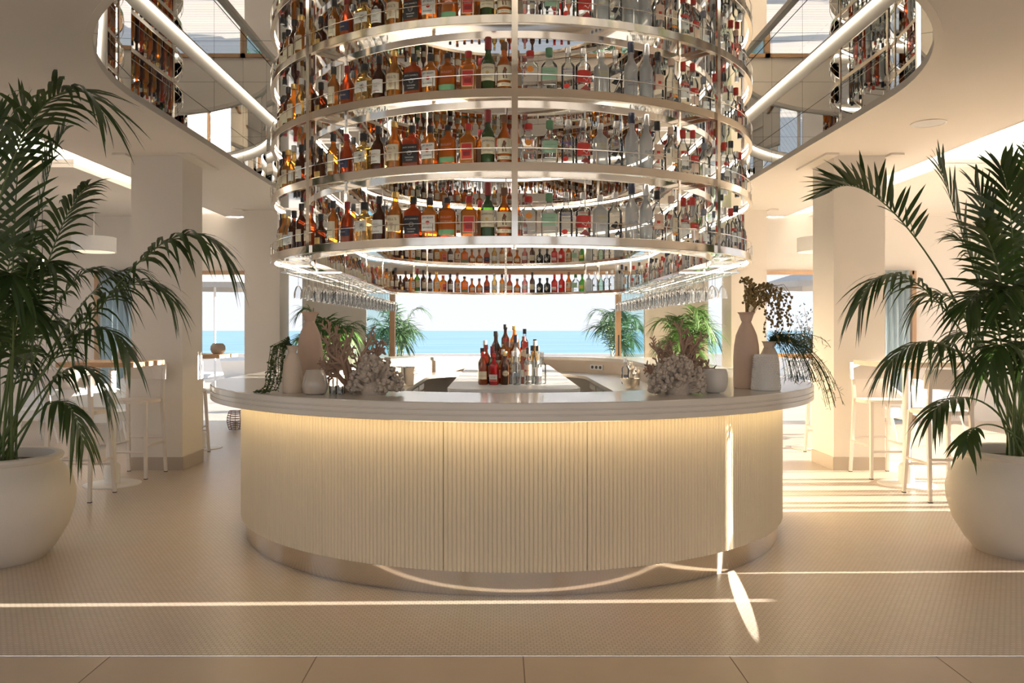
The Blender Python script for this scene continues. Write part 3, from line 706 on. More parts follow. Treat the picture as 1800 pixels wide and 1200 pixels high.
kind('green_liqueur', 'bright green bottle with yellow label', .25, .039, .14, .19, .0135, .045, 'g_bright_green', 'p_green', [(R_,'p_yellow',-.03,.03,.05,.10)])
kind('gin_clear', 'plain clear bottle with small grey label', .275, .037, .16, .205, .0135, .05, 'g_clear', 'p_silver', [(R_,'p_grey',-.02,.02,.07,.10)])
kind('pink_gin', 'pale pink bottle with white label', .27, .038, .155, .20, .0135, .045, 'g_pink', 'p_peach', [(R_,'p_white',-.03,.03,.06,.12)])
kind('irish_cream', 'dark brown cream liqueur bottle with tan oval label', .275, .036, .14, .215, .0155, .045, 'g_dark', 'p_gold', [('disc','p_tan',0,.095,.026),('disc','p_cream',0,.095,.02),(T,'p_brown','CREAM',.091,.011)])
kind('tequila', 'tall clear bottle with black cap', .32, .033, .20, .25, .013, .05, 'g_clear', 'p_black', [(R_,'p_white',-.029,.029,.07,.14)])
kind('bitter_red', 'red bottle with framed white label', .26, .038, .15, .20, .0135, .04, 'g_red', 'p_red', [(R_,'p_white',-.033,.033,.03,.085),(R_,'p_red',-.03,.03,.033,.045),(T,'p_red','BITTER',.058,.014)], 5, .9)

NB = [0]
def bottle(key, loc, face, label, group, sc=1.12):
    k = KIND[key]
    o = inst('bottle', k['body'], None, loc, face); o.scale = (sc, sc, 1+(sc-1)*.4)
    c = inst('cap', k['capm'], o)
    if k['lab']: inst('paper_label', k['lab'], o)
    tag(o, label, 'bottle', group); NB[0] += 1
    return o
LEFT = [('squat',565),('cream_amber',587),('red_dark',610),('kanji',640),('maple',666),('bells',695),('black_square',726),('white_seal',756),('orange_oval',788),('red_panel',824),('green_irish',856),('captain',887)]
RIGHT = [('orange_dot',931),('green_label',967),('blue_letters',997),('red_splash',1026),('yellow_frost',1055),('black_diamond',1082),('goose',1110),('palace',1134),('ketel',1156),('peach_label',1180),('red_cap',1200),('red_block',1218),('low_label',1237)]
RB = 1.80
def phi_for(px, r=RB):
    best = 0; bd = 1e9
    for i in range(-900, 901):
        a = i*0.001; x, y = sp(r, a); q = abs(VX+F*(x-CX)/y-px)
        if q < bd: bd = q; best = a
    return best
TIER = ['lowest', 'second lowest', 'third lowest', 'fourth lowest', 'fifth lowest']
FRONT = [(k, phi_for(px)) for k, px in LEFT+RIGHT]
BEND_L = ['cognac','wine','maple','rum_gold','bells','wine','cream_amber','wine','cognac']
BEND_R = ['low_label','gin_clear','red_cap','tequila','gin_clear','red_block','pink_gin','gin_clear','tequila']
REST = []     # (key, loc, face) for the many further bottles that only show as a mass
for ti, z in enumerate(ZT):
    tn = TIER[ti]; grp = 'bottles on the %s rack tier' % tn
    if ti < 4:
        for k, a in FRONT:
            a += random.uniform(-0.004, 0.004); x, y = sp(RB, a)
            bottle(k, (x, y, z+0.0008), a+random.uniform(-0.12, 0.12), KIND[k]['desc']+' on %s tier, entrance side' % tn, grp)
        # second row glimpsed between the front bottles
        for i in range(6):
            k, a = FRONT[(i*2+1) % len(FRONT)]; a2 = (a+FRONT[(i*2+2) % len(FRONT)][1])/2 if i < 12 else a
            x, y = sp(RB-0.11, a2); REST.append((k, (x, y, z+0.0008), a2))
    for j in range(9):
        for sx, L_ in ((-1, BEND_L), (1, BEND_R)):
            a = sx*(pi/4+0.065+0.078*j); x, y = sp(RB, a); k = L_[(j+ti) % 9]
            bottle(k, (x, y, z+0.0008), a+random.uniform(-0.1, 0.1), KIND[k]['desc']+' round the bend of %s tier' % tn, grp)
# sea side of the rack: lower two tiers stand on show, labels turned inwards
BACK = ['gin_clear','tequila','low_label','red_block','gin_clear','ketel','goose','palace','gin_clear','blue_letters','mint','gin_clear','yellow_frost','green_liqueur','green_label','captain','red_liqueur','bitter_red','diamond_gin','diamond_gin','wine','pink_gin','round_amber','cognac','cream_amber','rum_gold','red_dark','round_amber','round_amber','orange_oval','captain','maple','red_panel','bells','maple','wine','green_irish','white_seal','maple','squat','wine','rum_gold','cream_amber','captain','bells','cognac','rum_gold','red_dark']
def back_pos(i, n, r=1.74): a = pi*(i+0.5)/n; return (r*cos(a), C1+r*sin(a)), a
nb = len(BACK)
for ti, z in enumerate(ZT):
    for i, k in enumerate(BACK):
        (x, y), a = back_pos(i, nb)
        if ti == 0:
            bottle(k, (x, y, z+0.0008), a-pi/2, KIND[k]['desc']+' on %s tier, sea side' % TIER[ti], 'bottles on the sea side of the rack')
        elif ti == 1 and 6 <= i < nb-6:
            bottle(k, (x, y, z+0.0008), a-pi/2, KIND[k]['desc']+' on %s tier, sea side' % TIER[ti], 'bottles on the sea side of the rack')
        elif ti < 2 or i >= 21: REST.append((k, (x, y, z+0.0008), a-pi/2))
    for sx in (-1, 1):
        for j in range(32):
            y = C0+0.08+(C1-C0-0.16)*j/31
            k = (['wine','cognac','maple','cream_amber','rum_gold','bells','wine','captain'] if sx < 0 else ['gin_clear','tequila','red_block','ketel','goose','pink_gin','gin_clear','cognac'])[(j*3+ti) % 8]
            REST.append((k, (sx*1.77, y, z+0.0008), -sx*pi/2))
rest = MB()
for (k, loc, face) in REST:
    kk = KIND[k]; ca, sa = cos(face), sin(face)
    for me in (kk['body'], kk['capm'], kk['lab']):
        if me is None: continue
        if me is kk['lab'] and len(me.polygons) > 60: src = [p for p in me.polygons if p.index < 10]
        else: src = me.polygons
        V = [(loc[0]+v.co.x*ca-v.co.y*sa, loc[1]+v.co.x*sa+v.co.y*ca, loc[2]+v.co.z) for v in me.vertices]
        bym = {}
        for p in src: bym.setdefault(p.material_index, []).append(tuple(p.vertices))
        for mi_, Fs in bym.items():
            used = sorted({i for f in Fs for i in f}); ix = {u: q for q, u in enumerate(used)}
            rest.add([V[u] for u in used], [tuple(ix[i] for i in f) for f in Fs], me.materials[mi_].name)
ro = obj('bottles', rest, None, None, True, 50); ro['kind'] = 'stuff'
tag(ro, 'mass of further bottles along the sides and upper tiers of the rack', 'bottles')

# island display: bottles on a stepped stand
st = empty('bottle_stand', (0.0, 7.02, 1.05)); tag(st, 'white stepped stand under the bottles on the island', 'stand')
for (w_, d_, z0, z1, yo) in ((0.52, 0.34, 0, 0.07, 0.105), (0.335, 0.25, 0.07, 0.14, 0.15), (0.15, 0.15, 0.14, 0.20, 0.195)):
    a = MB(); a.box((0, yo, (z0+z1)/2), (w_, d_, z1-z0)); obj('step', a, 'white_paint', st)
ISL = [(-.225,-.20,0,'cognac'),(-.135,-.22,0,'bitter_red'),(-.045,-.225,0,'irish_cream'),(.050,-.225,0,'gin_clear'),(.145,-.20,0,'ketel'),(.225,-.18,0,'tequila'),
       (-.235,-.11,0,'wine'),(-.15,-.12,0,'green_irish'),(-.06,-.13,0,'rum_gold'),(.02,-.13,0,'gin_clear'),(.10,-.115,0,'pink_gin'),(.185,-.10,0,'tequila'),(.265,-.09,0,'blue_letters'),
       (-.205,-.02,.07,'red_dark'),(-.115,-.02,.07,'maple'),(-.03,-.02,.07,'captain'),(.05,-.02,.07,'goose'),(.13,-.02,.07,'red_cap'),(.21,-.02,.07,'rum_gold'),
       (-.125,.075,.14,'wine'),(-.04,.075,.14,'red_panel'),(.045,.075,.14,'cognac'),(.125,.075,.14,'tequila'),
       (-.04,.175,.20,'wine'),(.04,.175,.20,'bells'),(-.217,.14,.07,'rum_gold'),(.217,.14,.07,'wine'),(-.122,.18,.14,'bells'),(.122,.18,.14,'red_dark')]
for (x, y, z, k) in ISL:
    bottle(k, (0.0+x, 7.02+y, 1.0505+z), random.uniform(-.3, .3), KIND[k]['desc']+(' on the island stand, %s' % {0:'foot row', .07:'lower step', .14:'middle step', .20:'top step'}[z]), 'bottles on the island', 1.0)
# ==NEXT==
# ------------------------------------------------------------------ PALMS
def bez(P, t):
    a, b_, c, d = P; u = 1-t
    return a*(u**3)+b_*(3*u*u*t)+c*(3*u*t*t)+d*(t**3)
def frond_mesh(P, n=26, L=0.36, w=0.034, t0=0.34, droop=0.45, leaf='palm', stem_r=0.009, spread=0.85, seg=5, rise=0.12):
    P = [Vector(p) for p in P]; mb = MB()
    pts = [bez(P, i/22) for i in range(23)]
    mb.tube(pts, [stem_r*(1-0.82*i/22) for i in range(23)], 5, m='palm_stem')
    for i in range(n):
        f = i/(n-1); t = t0+(1-t0)*f*0.995
        p = bez(P, t); tg = (bez(P, min(1, t+0.01))-bez(P, t-0.01)).normalized()
        side = tg.cross(Vector((0,0,1)))
        if side.length < 0.15: side = tg.cross(Vector((0.3,0.9,0.2)))
        side.normalize(); upv = side.cross(tg).normalized()
        Lf = 1.22*L*(0.35+0.65*sin(pi*min(1, 0.22+0.70*f)))*random.uniform(0.8, 1.12)
        fw = 0.5+0.55*f
        for s_ in (-1, 1):
            d = (tg*(fw+random.uniform(-.12,.12))+side*s_*spread*(1-0.35*f)+upv*(rise*random.uniform(0.4, 1.6)+random.uniform(-.12,.12))).normalized()
            dr = droop*random.uniform(0.55, 1.4)
            wv = (tg-d*tg.dot(d)); wv = wv.normalized() if wv.length > 1e-3 else side
            V = []; Fs = []
            for j in range(seg+1):
                u = j/seg; c = p+d*(Lf*u*(1-0.12*dr*u))-Vector((0,0,dr*Lf*u*u))
                ww = w*0.42*max(0.02, sin(pi*min(1, 0.10+0.90*u**0.8))**0.8)
                V += [c+wv*ww+upv*ww*0.25, c-wv*ww+upv*ww*0.25]
            for j in range(seg): Fs.append((2*j, 2*j+1, 2*j+3, 2*j+2))
            mb.add(V, Fs, leaf)
    return mb
POT_PROF = [(0.0,0.0),(0.29,0.0),(0.305,0.012),(0.36,0.08),(0.43,0.20),(0.468,0.33),(0.475,0.42),(0.455,0.51),(0.41,0.585),(0.372,0.625),(0.368,0.64),(0.392,0.648),(0.402,0.665),(0.395,0.682),(0.37,0.688),(0.345,0.68),(0.335,0.65),(0.335,0.60)]
def big_palm(cx, cyy, fr, label):
    r_ = empty('potted_palm', (cx, cyy, 0)); tag(r_, label, 'plant')
    a = MB(); a.lathe(POT_PROF, 56, cap=False); obj('pot', a, 'pot', r_)
    a = MB(); a.lathe([(0.335,0.615),(0.2,0.63),(0.001,0.635)], 32, cap=False); obj('soil', a, 'soil', r_)
    o0 = Vector((cx, cyy, 0))
    for k, (pb, c1, c2, tip, kw) in enumerate(fr):
        P = [Vector(q)-o0 for q in (pb, c1, c2, tip)]
        obj('frond', frond_mesh(P, **kw), None, r_, True, 60)
    return r_
def by_px(L_, cx, d0, xs):
    """(tip, apex, low) pixels + depth offset -> bezier; the stalk rises from the pot"""
    out_ = []
    for i, (tip, apex, low, dd, kw) in enumerate(L_):
        a = random.uniform(0, 2*pi); rr = random.uniform(0.02, 0.13)
        pb = Vector((cx+rr*cos(a), d0+rr*sin(a), 0.62))
        l = W(*low, d0+dd*0.35); ap = W(*apex, d0+dd*0.8); tp = W(*tip, d0+dd)
        # make the curve pass near low and apex
        c1 = pb+(l-pb)*1.15; c2 = ap+(ap-l)*0.12
        out_.append((pb, c1, c2, tp, kw))
    return out_
PL, PR = (-3.40, 5.42), (3.47, 5.6)
left_f = [((398,452),(300,345),(140,560),0.1,dict(n=26,L=0.34,w=0.036,t0=0.52,droop=0.75)),
 ((176,190),(70,95),(-70,420),-0.35,dict(n=24,L=0.42,w=0.040,t0=0.5,droop=0.55)),
 ((45,185),(25,290),(20,560),0.1,dict(n=20,L=0.34,w=0.040,t0=0.45,droop=0.10)),
 ((110,235),(70,330),(30,560),0.2,dict(n=22,L=0.34,w=0.038,t0=0.45,droop=0.30)),
 ((300,525),(215,440),(70,640),-0.1,dict(n=24,L=0.30,w=0.030,t0=0.45,droop=0.7)),
 ((215,520),(140,400),(50,620),0.25,dict(n=24,L=0.30,w=0.030,t0=0.45,droop=0.6)),
 ((225,620),(160,520),(60,660),-0.25,dict(n=22,L=0.28,w=0.030,t0=0.42,droop=0.8)),
 ((190,700),(140,590),(60,690),0.1,dict(n=22,L=0.26,w=0.030,t0=0.42,droop=0.9)),
 ((146,775),(112,660),(60,720),-0.2,dict(n=16,L=0.22,w=0.030,t0=0.5,droop=0.9)),
 ((150,330),(95,400),(35,600),-0.2,dict(n=22,L=0.32,w=0.034,t0=0.45,droop=0.5)),
 ((-90,330),(-50,340),(-20,600),0.2,dict(n=22,L=0.36,w=0.036,t0=0.45,droop=0.6)),
 ((-150,480),(-90,420),(-20,640),-0.2,dict(n=22,L=0.34,w=0.036,t0=0.42,droop=0.7)),
 ((40,420),(10,420),(0,600),0.45,dict(n=22,L=0.32,w=0.034,t0=0.4,droop=0.5)),
 ((95,470),(50,440),(10,620),-0.45,dict(n=22,L=0.32,w=0.034,t0=0.4,droop=0.6)),
 ((60,560),(30,490),(10,660),-0.5,dict(n=22,L=0.30,w=0.034,t0=0.4,droop=0.7)),
 ((120,600),(80,510),(20,660),0.45,dict(n=22,L=0.28,w=0.030,t0=0.4,droop=0.8)),
 ((10,600),(0,520),(0,680),0.5,dict(n=22,L=0.30,w=0.030,t0=0.4,droop=0.7)),
 ((-60,620),(-40,520),(-10,680),-0.3,dict(n=22,L=0.30,w=0.030,t0=0.4,droop=0.8)),
 ((-10,210),(-5,300),(0,560),-0.1,dict(n=20,L=0.36,w=0.040,t0=0.45,droop=0.15)),
 ((60,660),(40,580),(20,700),0.2,dict(n=18,L=0.26,w=0.030,t0=0.4,droop=0.8)),
 ((250,480),(170,460),(60,650),0.4,dict(n=22,L=0.28,w=0.028,t0=0.45,droop=0.8)),
 ((20,500),(30,450),(20,640),-0.6,dict(n=22,L=0.32,w=0.034,t0=0.4,droop=0.6))]
random.seed(21)
big_palm(*PL, by_px(left_f, *PL, 1), 'large potted palm beside the amber bottle side, one frond reaching past the pillar')
right_f = [((1458,338),(1545,300),(1690,500),0.0,dict(n=26,L=0.30,w=0.034,t0=0.50,droop=0.12,rise=0.5)),
 ((1512,530),(1570,425),(1720,560),-0.15,dict(n=24,L=0.30,w=0.030,t0=0.45,droop=0.8)),
 ((1562,640),(1640,560),(1750,640),-0.3,dict(n=24,L=0.28,w=0.030,t0=0.45,droop=0.8)),
 ((1640,730),(1660,690),(1760,680),-0.2,dict(n=14,L=0.20,w=0.030,t0=0.55,droop=0.7)),
 ((1700,780),(1705,740),(1770,730),-0.3,dict(n=8,L=0.14,w=0.034,t0=0.7,droop=0.7)),
 ((1650,290),(1690,400),(1760,620),0.2,dict(n=22,L=0.34,w=0.038,t0=0.45,droop=0.15)),
 ((1715,330),(1750,420),(1780,620),0.1,dict(n=22,L=0.36,w=0.036,t0=0.45,droop=0.25)),
 ((1760,295),(1785,380),(1790,600),-0.1,dict(n=22,L=0.36,w=0.038,t0=0.45,droop=0.2)),
 ((1830,270),(1815,380),(1800,600),0.1,dict(n=22,L=0.38,w=0.038,t0=0.45,droop=0.2)),
 ((1680,420),(1720,440),(1770,640),0.35,dict(n=22,L=0.32,w=0.034,t0=0.42,droop=0.5)),
 ((1610,540),(1680,470),(1760,640),0.35,dict(n=22,L=0.30,w=0.028,t0=0.42,droop=0.7)),
 ((1700,540),(1740,480),(1780,640),-0.45,dict(n=22,L=0.32,w=0.034,t0=0.4,droop=0.6)),
 ((1770,520),(1785,470),(1790,640),-0.55,dict(n=22,L=0.32,w=0.034,t0=0.4,droop=0.6)),
 ((1850,500),(1830,450),(1800,640),0.5,dict(n=22,L=0.32,w=0.034,t0=0.4,droop=0.6)),
 ((1655,620),(1710,540),(1770,660),0.2,dict(n=20,L=0.28,w=0.030,t0=0.42,droop=0.8)),
 ((1740,640),(1765,560),(1785,680),-0.5,dict(n=20,L=0.28,w=0.032,t0=0.4,droop=0.8)),
 ((1820,640),(1810,560),(1800,680),-0.4,dict(n=20,L=0.28,w=0.032,t0=0.4,droop=0.8)),
 ((1900,420),(1860,400),(1810,620),-0.2,dict(n=22,L=0.34,w=0.034,t0=0.42,droop=0.5)),
 ((1690,680),(1730,610),(1780,690),0.3,dict(n=16,L=0.24,w=0.030,t0=0.45,droop=0.8)),
 ((1720,400),(1760,440),(1785,640),-0.5,dict(n=22,L=0.34,w=0.034,t0=0.42,droop=0.4)),
 ((1800,420),(1800,440),(1795,640),0.45,dict(n=22,L=0.34,w=0.034,t0=0.42,droop=0.5)),
 ((1880,600),(1850,520),(1810,660),0.2,dict(n=20,L=0.30,w=0.032,t0=0.4,droop=0.7))]
big_palm(*PR, by_px(right_f, *PR, 1), 'large potted palm beside the clear bottle side, one frond stretching level towards the rack')
# smaller palms by the windows
def small_palm(cx, cyy, h, reach, n, seed, label, leaf, L=0.34, w=0.022, pot_r=0.24):
    random.seed(seed); r_ = empty('potted_palm', (cx, cyy, 0)); tag(r_, label, 'plant', 'palms along the sea windows')
    a = MB(); a.lathe([(0,0),(pot_r*.7,0),(pot_r*.95,.22),(pot_r,.40),(pot_r*1.05,.44),(pot_r*.9,.44),(pot_r*.88,.38)], 28, cap=False); obj('pot', a, 'pot', r_)
    a = MB(); a.lathe([(pot_r*.9,.40),(0.001,.41)], 20, cap=False); obj('soil', a, 'soil', r_)
    for i in range(n):
        an = 2*pi*i/n+random.uniform(-.3,.3); q = random.uniform(.55, 1.0)*reach; hh = h*random.uniform(.72, 1.0)
        d = Vector((cos(an), sin(an), 0)); pb = Vector((0.06*cos(an), 0.06*sin(an), .40))
        P = [pb, pb+Vector((0,0,(hh-.4)*.6))+d*q*.08, Vector((0,0,hh*1.04))+d*q*.45, Vector((0,0,hh*random.uniform(.70,.92)))+d*q]
        obj('frond', frond_mesh(P, n=24, L=L, w=w, t0=.42, droop=.55, leaf=leaf, seg=4, stem_r=.008), None, r_, True, 60)
small_palm(-2.72, 12.75, 2.05, .55, 14, 3, 'green potted palm inside the sea window by the beige pier, amber bottle side', 'palm_light')
small_palm(2.80, 12.75, 2.0, .55, 16, 4, 'green potted palm inside the sea window by the beige pier, clear bottle side', 'palm_light')
small_palm(-2.02, 15.2, 2.15, .62, 14, 5, 'potted palm on the terrace behind the window post, amber bottle side', 'palm_sea')
small_palm(2.08, 15.2, 2.12, .62, 14, 6, 'potted palm on the terrace behind the window post, clear bottle side', 'palm_sea')

# ------------------------------------------------------------------ things on the bar top
ZB = 1.112
def on_bar(px, d): return Vector(((px-VX)*d/F+CX, d, ZB))
def vase(prof, p, label, m, n=40, name='vase', ridge=0.0, inner=True):
    r_ = empty(name, p); a = MB()
    if inner: prof = prof+[(prof[-1][0]*0.86, prof[-1][1]-0.002), (prof[-1][0]*0.55, prof[-1][1]-0.06)]
    a.lathe(prof, n, cap=False); obj('body', a, m, r_); tag(r_, label, 'vase'); return r_
TALL = [(0.0,0),(.078,0),(.083,.006),(.085,.09),(.085,.20),(.080,.285),(.068,.355),(.048,.405),(.033,.435),(.030,.447),(.036,.472),(.050,.496),(.060,.507)]
pT = on_bar(545, 5.42); vase(TALL, pT, 'tall clay bottle vase with flared rim behind the small vase and coral', 'clay')
pT2 = on_bar(1312, 5.50); vase(TALL, pT2, 'tall clay bottle vase holding dried flower stems', 'clay')
SM = [(0,0),(.056,0),(.060,.005),(.062,.05),(.060,.13),(.052,.19),(.038,.225),(.025,.25),(.023,.265),(.030,.283),(.040,.293)]
pS = on_bar(514, 5.11); vase(SM, pS, 'small clay vase with trailing green plant', 'clay_light')
SQ = [(0,0),(.055,0),(.066,.006),(.077,.035),(.078,.06),(.070,.10),(.058,.135),(.053,.148)]
pQ = on_bar(554, 5.0); vase(SQ, pQ, 'squat glossy beige pot beside the small clay vase', 'ceramic_gloss')
BW = [(0,0),(.045,0),(.062,.010),(.078,.045),(.083,.08),(.080,.115),(.072,.142),(.069,.146)]
pW = on_bar(1256, 5.12); vase(BW, pW, 'round white ceramic bowl vase beside the pale coral cluster', 'ceramic_white')
pD = on_bar(1346, 5.33)
DM = [(0,0),(.088,0),(.093,.006),(.092,.03),(.085,.10),(.078,.17),(.073,.225),(.070,.232)]
dv = vase(DM, pD, 'white tapered vase with dimpled sides', 'ceramic_white')
a = MB()
for j in range(14):
    for i in range(26):
        z = .02+.0148*j; r = .0925-.0925*.21*(z/.225); an = 2*pi*(i+(j % 2)*.5)/26
        a.ball((r*cos(an), r*sin(an), z), .0058, None, 5, 4)
dd_ = obj('dimples', a, 'ceramic_white', dv); dd_['kind'] = 'stuff'
pV = on_bar(1352, 5.62)
SH = [(0,0),(.062,0),(.068,.006),(.070,.08),(.066,.17),(.056,.225),(.040,.26),(.032,.275),(.038,.295),(.052,.312)]
vase(SH, pV, 'clay vase with flared rim behind the dimpled vase, trailing greenery', 'clay_light')

# dried flowers in the tall vase
random.seed(11)
df = empty('dried_flowers', pT2+Vector((0,0,.44))); tag(df, 'bunch of dried brown flower stems with round seed heads', 'flowers')
for i in range(18):
    u = random.uniform(0, 1); reach = random.uniform(-.08, .30) if i > 5 else random.uniform(-.05, .10)
    h = random.uniform(.16, .30); dy = random.uniform(-.06, .06); a = MB()
    P = [Vector((0,0,-.10)), Vector((reach*.15, dy*.2, h*.5)), Vector((reach*.5, dy*.7, h*1.05)), Vector((reach, dy, h*(1.0-max(0, reach)*1.2)))]
    pts = [bez(P, k/10) for k in range(11)]; a.tube(pts, .0022, 4, m='dried')
    for k in range(14):
        t = random.uniform(.5, 1.0); p = bez(P, t)+Vector([random.uniform(-.022, .022) for _ in range(3)])
        a.ball(p, random.uniform(.006, .012), 'dried', 5, 4); a.tube([bez(P, t), p], .0012, 3, m='dried')
    obj('stem', a, None, df)
for i in range(9):
    x0 = random.uniform(.06, .27); L_ = random.uniform(.16, .34); a = MB(); dy = random.uniform(-.05, .05)
    pts = [Vector((x0*.5, dy*.5, .23)), Vector((x0*.9, dy, .25)), Vector((x0+.012, dy, .20))]+[Vector((x0+.016+.010*sin(k*1.3+i), dy, .20-L_*k/10)) for k in range(1, 11)]
    a.tube(pts, .0018, 4, m='dried')
    for k in range(20):
        p = pts[3+int(k/20*9.9)]+Vector((random.uniform(-.009,.009), random.uniform(-.009,.009), random.uniform(-.01,.01))); a.ball(p, random.uniform(.006,.010), 'dried', 5, 4)
    obj('hanging_stem', a, None, df)
def strand(mb, pts, leaf, L_, w, n, m):
    pts = [Vector(p) for p in pts]; mb.tube(pts, .0022, 4, m=m)
    for i in range(n):
        f = random.uniform(0, len(pts)-1.001); k = int(f); p = pts[k].lerp(pts[k+1], f-k)
        d = Vector([random.uniform(-1, 1) for _ in range(3)])+Vector((0,0,-.2)); d.normalize(); s_ = d.cross(Vector((.2,.5,.8))).normalized()*w
        q = p+d*L_*random.uniform(.6, 1.2); mm = p.lerp(q, .5)
        mb.add([p, mm+s_, q, mm-s_], [(0,1,2,3)], m)
# trailing plant of the small vase
random.seed(5)
tp = empty('trailing_plant', pS+Vector((0,0,.26))); tag(tp, 'leafy green trailing plant hanging from the small clay vase', 'plant')
for i in range(14):
    a = MB(); dx = -.055-random.uniform(0,.085); dy = random.uniform(-.06, .06); spill = random.uniform(.04, .13)
    pts = [(0,0,0), (-.03,dy*.4,.03+random.uniform(0,.05)), (dx*.9,dy,.03), (dx-.012*random.random(),dy,-.06), (dx-.01,dy,-.14), (dx-.02,dy,-.20), (dx-.04,dy,-.245), (dx-spill,dy-.02,-.251), (dx-spill-.02,dy-.03,-.251)]
    pts = [(x, y, max(z, -.25)) for x, y, z in pts[:5+i % 5]]
    strand(a, pts, None, .024, .0052, 60, 'trail_green'); a.v = [(x, y, max(z, -.2585)) for x, y, z in a.v]; obj('strand', a, None, tp)
# weeping greenery of the rear vase, over the counter edge
random.seed(9)
wp = empty('weeping_plant', pV+Vector((0,0,.29))); tag(wp, 'long thin weeping greenery spilling over the counter edge', 'plant')
for i in range(46):
    a = MB(); far = random.uniform(0, 1); ex = .10+.36*far; drop = .12+.36*random.uniform(.4, 1)*(.5+.5*far); dy = -.10*far+random.uniform(-.06,.04)
    ez = .06+random.uniform(-.02,.10)*(1-far)
    if ex < .36: drop = min(drop, .25)
    P = [Vector((0,0,0)), Vector((ex*.25,dy*.3,ez+.06)), Vector((ex*.8,dy,ez-.10)), Vector((ex,dy,-drop))]
    pts = [bez(P, k/12) for k in range(13)]
    if i > 38:
        P = [Vector((0,0,0)), Vector((ex*.3,dy*.3,.10)), Vector((ex*.9,dy,.10)), Vector((ex*1.05,dy,-.02))]; pts = [bez(P, k/12) for k in range(13)]
    strand(a, pts, None, .055, .0020, 34, 'trail_green'); obj('strand', a, None, wp)

# corals
def coral_tree(p, seed, label, hgt=.46):
    random.seed(seed); mb = MB()
    def grow(pos, d, L_, r, depth):
        n = 4; pts = [pos]; cur = pos.copy(); dd = d.copy()
        for k in range(n):
            dd = (dd+Vector((random.uniform(-.22,.22), random.uniform(-.06,.06), random.uniform(.0,.22)))).normalized(); cur = cur+dd*(L_/n); pts.append(cur.copy())
        mb.tube(pts, [r*(1-.22*k/n) for k in range(n+1)], 7, m='coral'); mb.ball(cur, r*.80, 'coral', 7, 5)
        for k in range(1, n+1):
            for s_ in (-1, 1):
                if depth > 0 and random.random() < (.50 if k < n else .9):
                    an = s_*random.uniform(.55, 1.15) if k < n else s_*random.uniform(.3, .75)
                    c, s2 = cos(an), sin(an); nd = Vector((dd.x*c-dd.z*s2, dd.y*.4+random.uniform(-.22,.22), dd.x*s2+dd.z*c)).normalized()
                    grow(pts[k], nd, L_*random.uniform(.46,.68), max(.0064, r*.62), depth-1)
                elif depth == 0 and random.random() < .38:
                    an = s_*random.uniform(.6, 1.2); c, s2 = cos(an), sin(an); nd = Vector((dd.x*c-dd.z*s2, random.uniform(-.4,.4), dd.x*s2+dd.z*c)).normalized()
                    e_ = pts[k]+nd*r*3.2; mb.tube([pts[k], e_], [r*.85, r*.6], 6, m='coral'); mb.ball(e_, r*.62, 'coral', 6, 4)
    for an, L_ in ((-1.15,.17),(-.62,.22),(-.12,.26),(.38,.23),(.85,.20),(1.25,.15)):
        grow(Vector((an*.03, random.uniform(-.015,.015), .03)), Vector((sin(an), random.uniform(-.10,.10), cos(an))), L_, .023, 2)
    mb.lathe([(.080,0),(.078,.02),(.058,.045),(.040,.08),(0.001,.11)], 14, m='coral')
    zs = max(v[2] for v in mb.v); xs = max(abs(v[0]) for v in mb.v)
    mb.v = [(v[0]*.235/xs, v[1], max(0, v[2]*hgt/zs)) for v in mb.v]
    o = obj('branching_coral', mb, None, None, True, 60); o.location = p; return tag(o, label, 'coral')
coral_tree(on_bar(622, 5.22), 2, 'brown branching coral beside the squat beige pot')
coral_tree(on_bar(1198, 5.24), 8, 'brown branching coral beside the round white bowl vase')
def coral_cluster(p, seed, label, w, h, knob):
    random.seed(seed); mb = MB()
    mb.lathe([(.075,0),(.085,.03),(.07,.07),(.001,.10)], 14, m='coral_pale')
    for i in range(150):
        an = random.uniform(0, 2*pi); el = random.uniform(.05, 1.45); d = Vector((cos(an)*cos(el)*w, sin(an)*cos(el)*w*.62, sin(el)*h)); s0 = d*random.uniform(.25,.5)+Vector((0,0,.02))
        e_ = d*random.uniform(.78, 1.02)+Vector((0,0,.012)); mid = s0.lerp(e_, .6)+Vector([random.uniform(-.015,.015) for _ in range(3)])
        r = random.uniform(.009, .015); mb.tube([s0, mid, e_], [r*.8, r*.9, r*1.1], 5, m='coral_pale')
        for q in range(knob):
            o_ = e_+Vector([random.uniform(-.018,.018) for _ in range(3)]); o_.z = max(.008, o_.z); mb.ball(o_, random.uniform(.009,.017), 'coral_pale', 6, 4)
    mb.v = [(x, y, max(0, z)) for x, y, z in mb.v]
    o = obj('coral_cluster', mb, None, None, True, 60); o.location = p; return tag(o, label, 'coral')
coral_cluster(on_bar(657, 4.98), 4, 'pale knobbly coral cluster standing before the coral by the squat pot', .168, .215, 3)
coral_cluster(on_bar(1191, 4.99), 6, 'pale knobbly coral cluster standing before the coral by the white bowl', .175, .205, 4)
# small glass votives
for (px, d) in ((585, 5.02), (597, 4.98), (600, 5.06)):
    r_ = empty('glass_votive', on_bar(px, d)); a = MB(); a.lathe([(.018,0),(.021,.004),(.022,.05),(.019,.05),(.018,.008)], 16, cap=False); obj('cup', a, 'clear_cup', r_)
    a = MB(); a.lathe([(.016,.007),(.016,.022),(.001,.023)], 12); obj('candle', a, 'ceramic_white', r_); tag(r_, 'small clear glass votive between the squat pot and the coral', 'votive', 'glass votives')

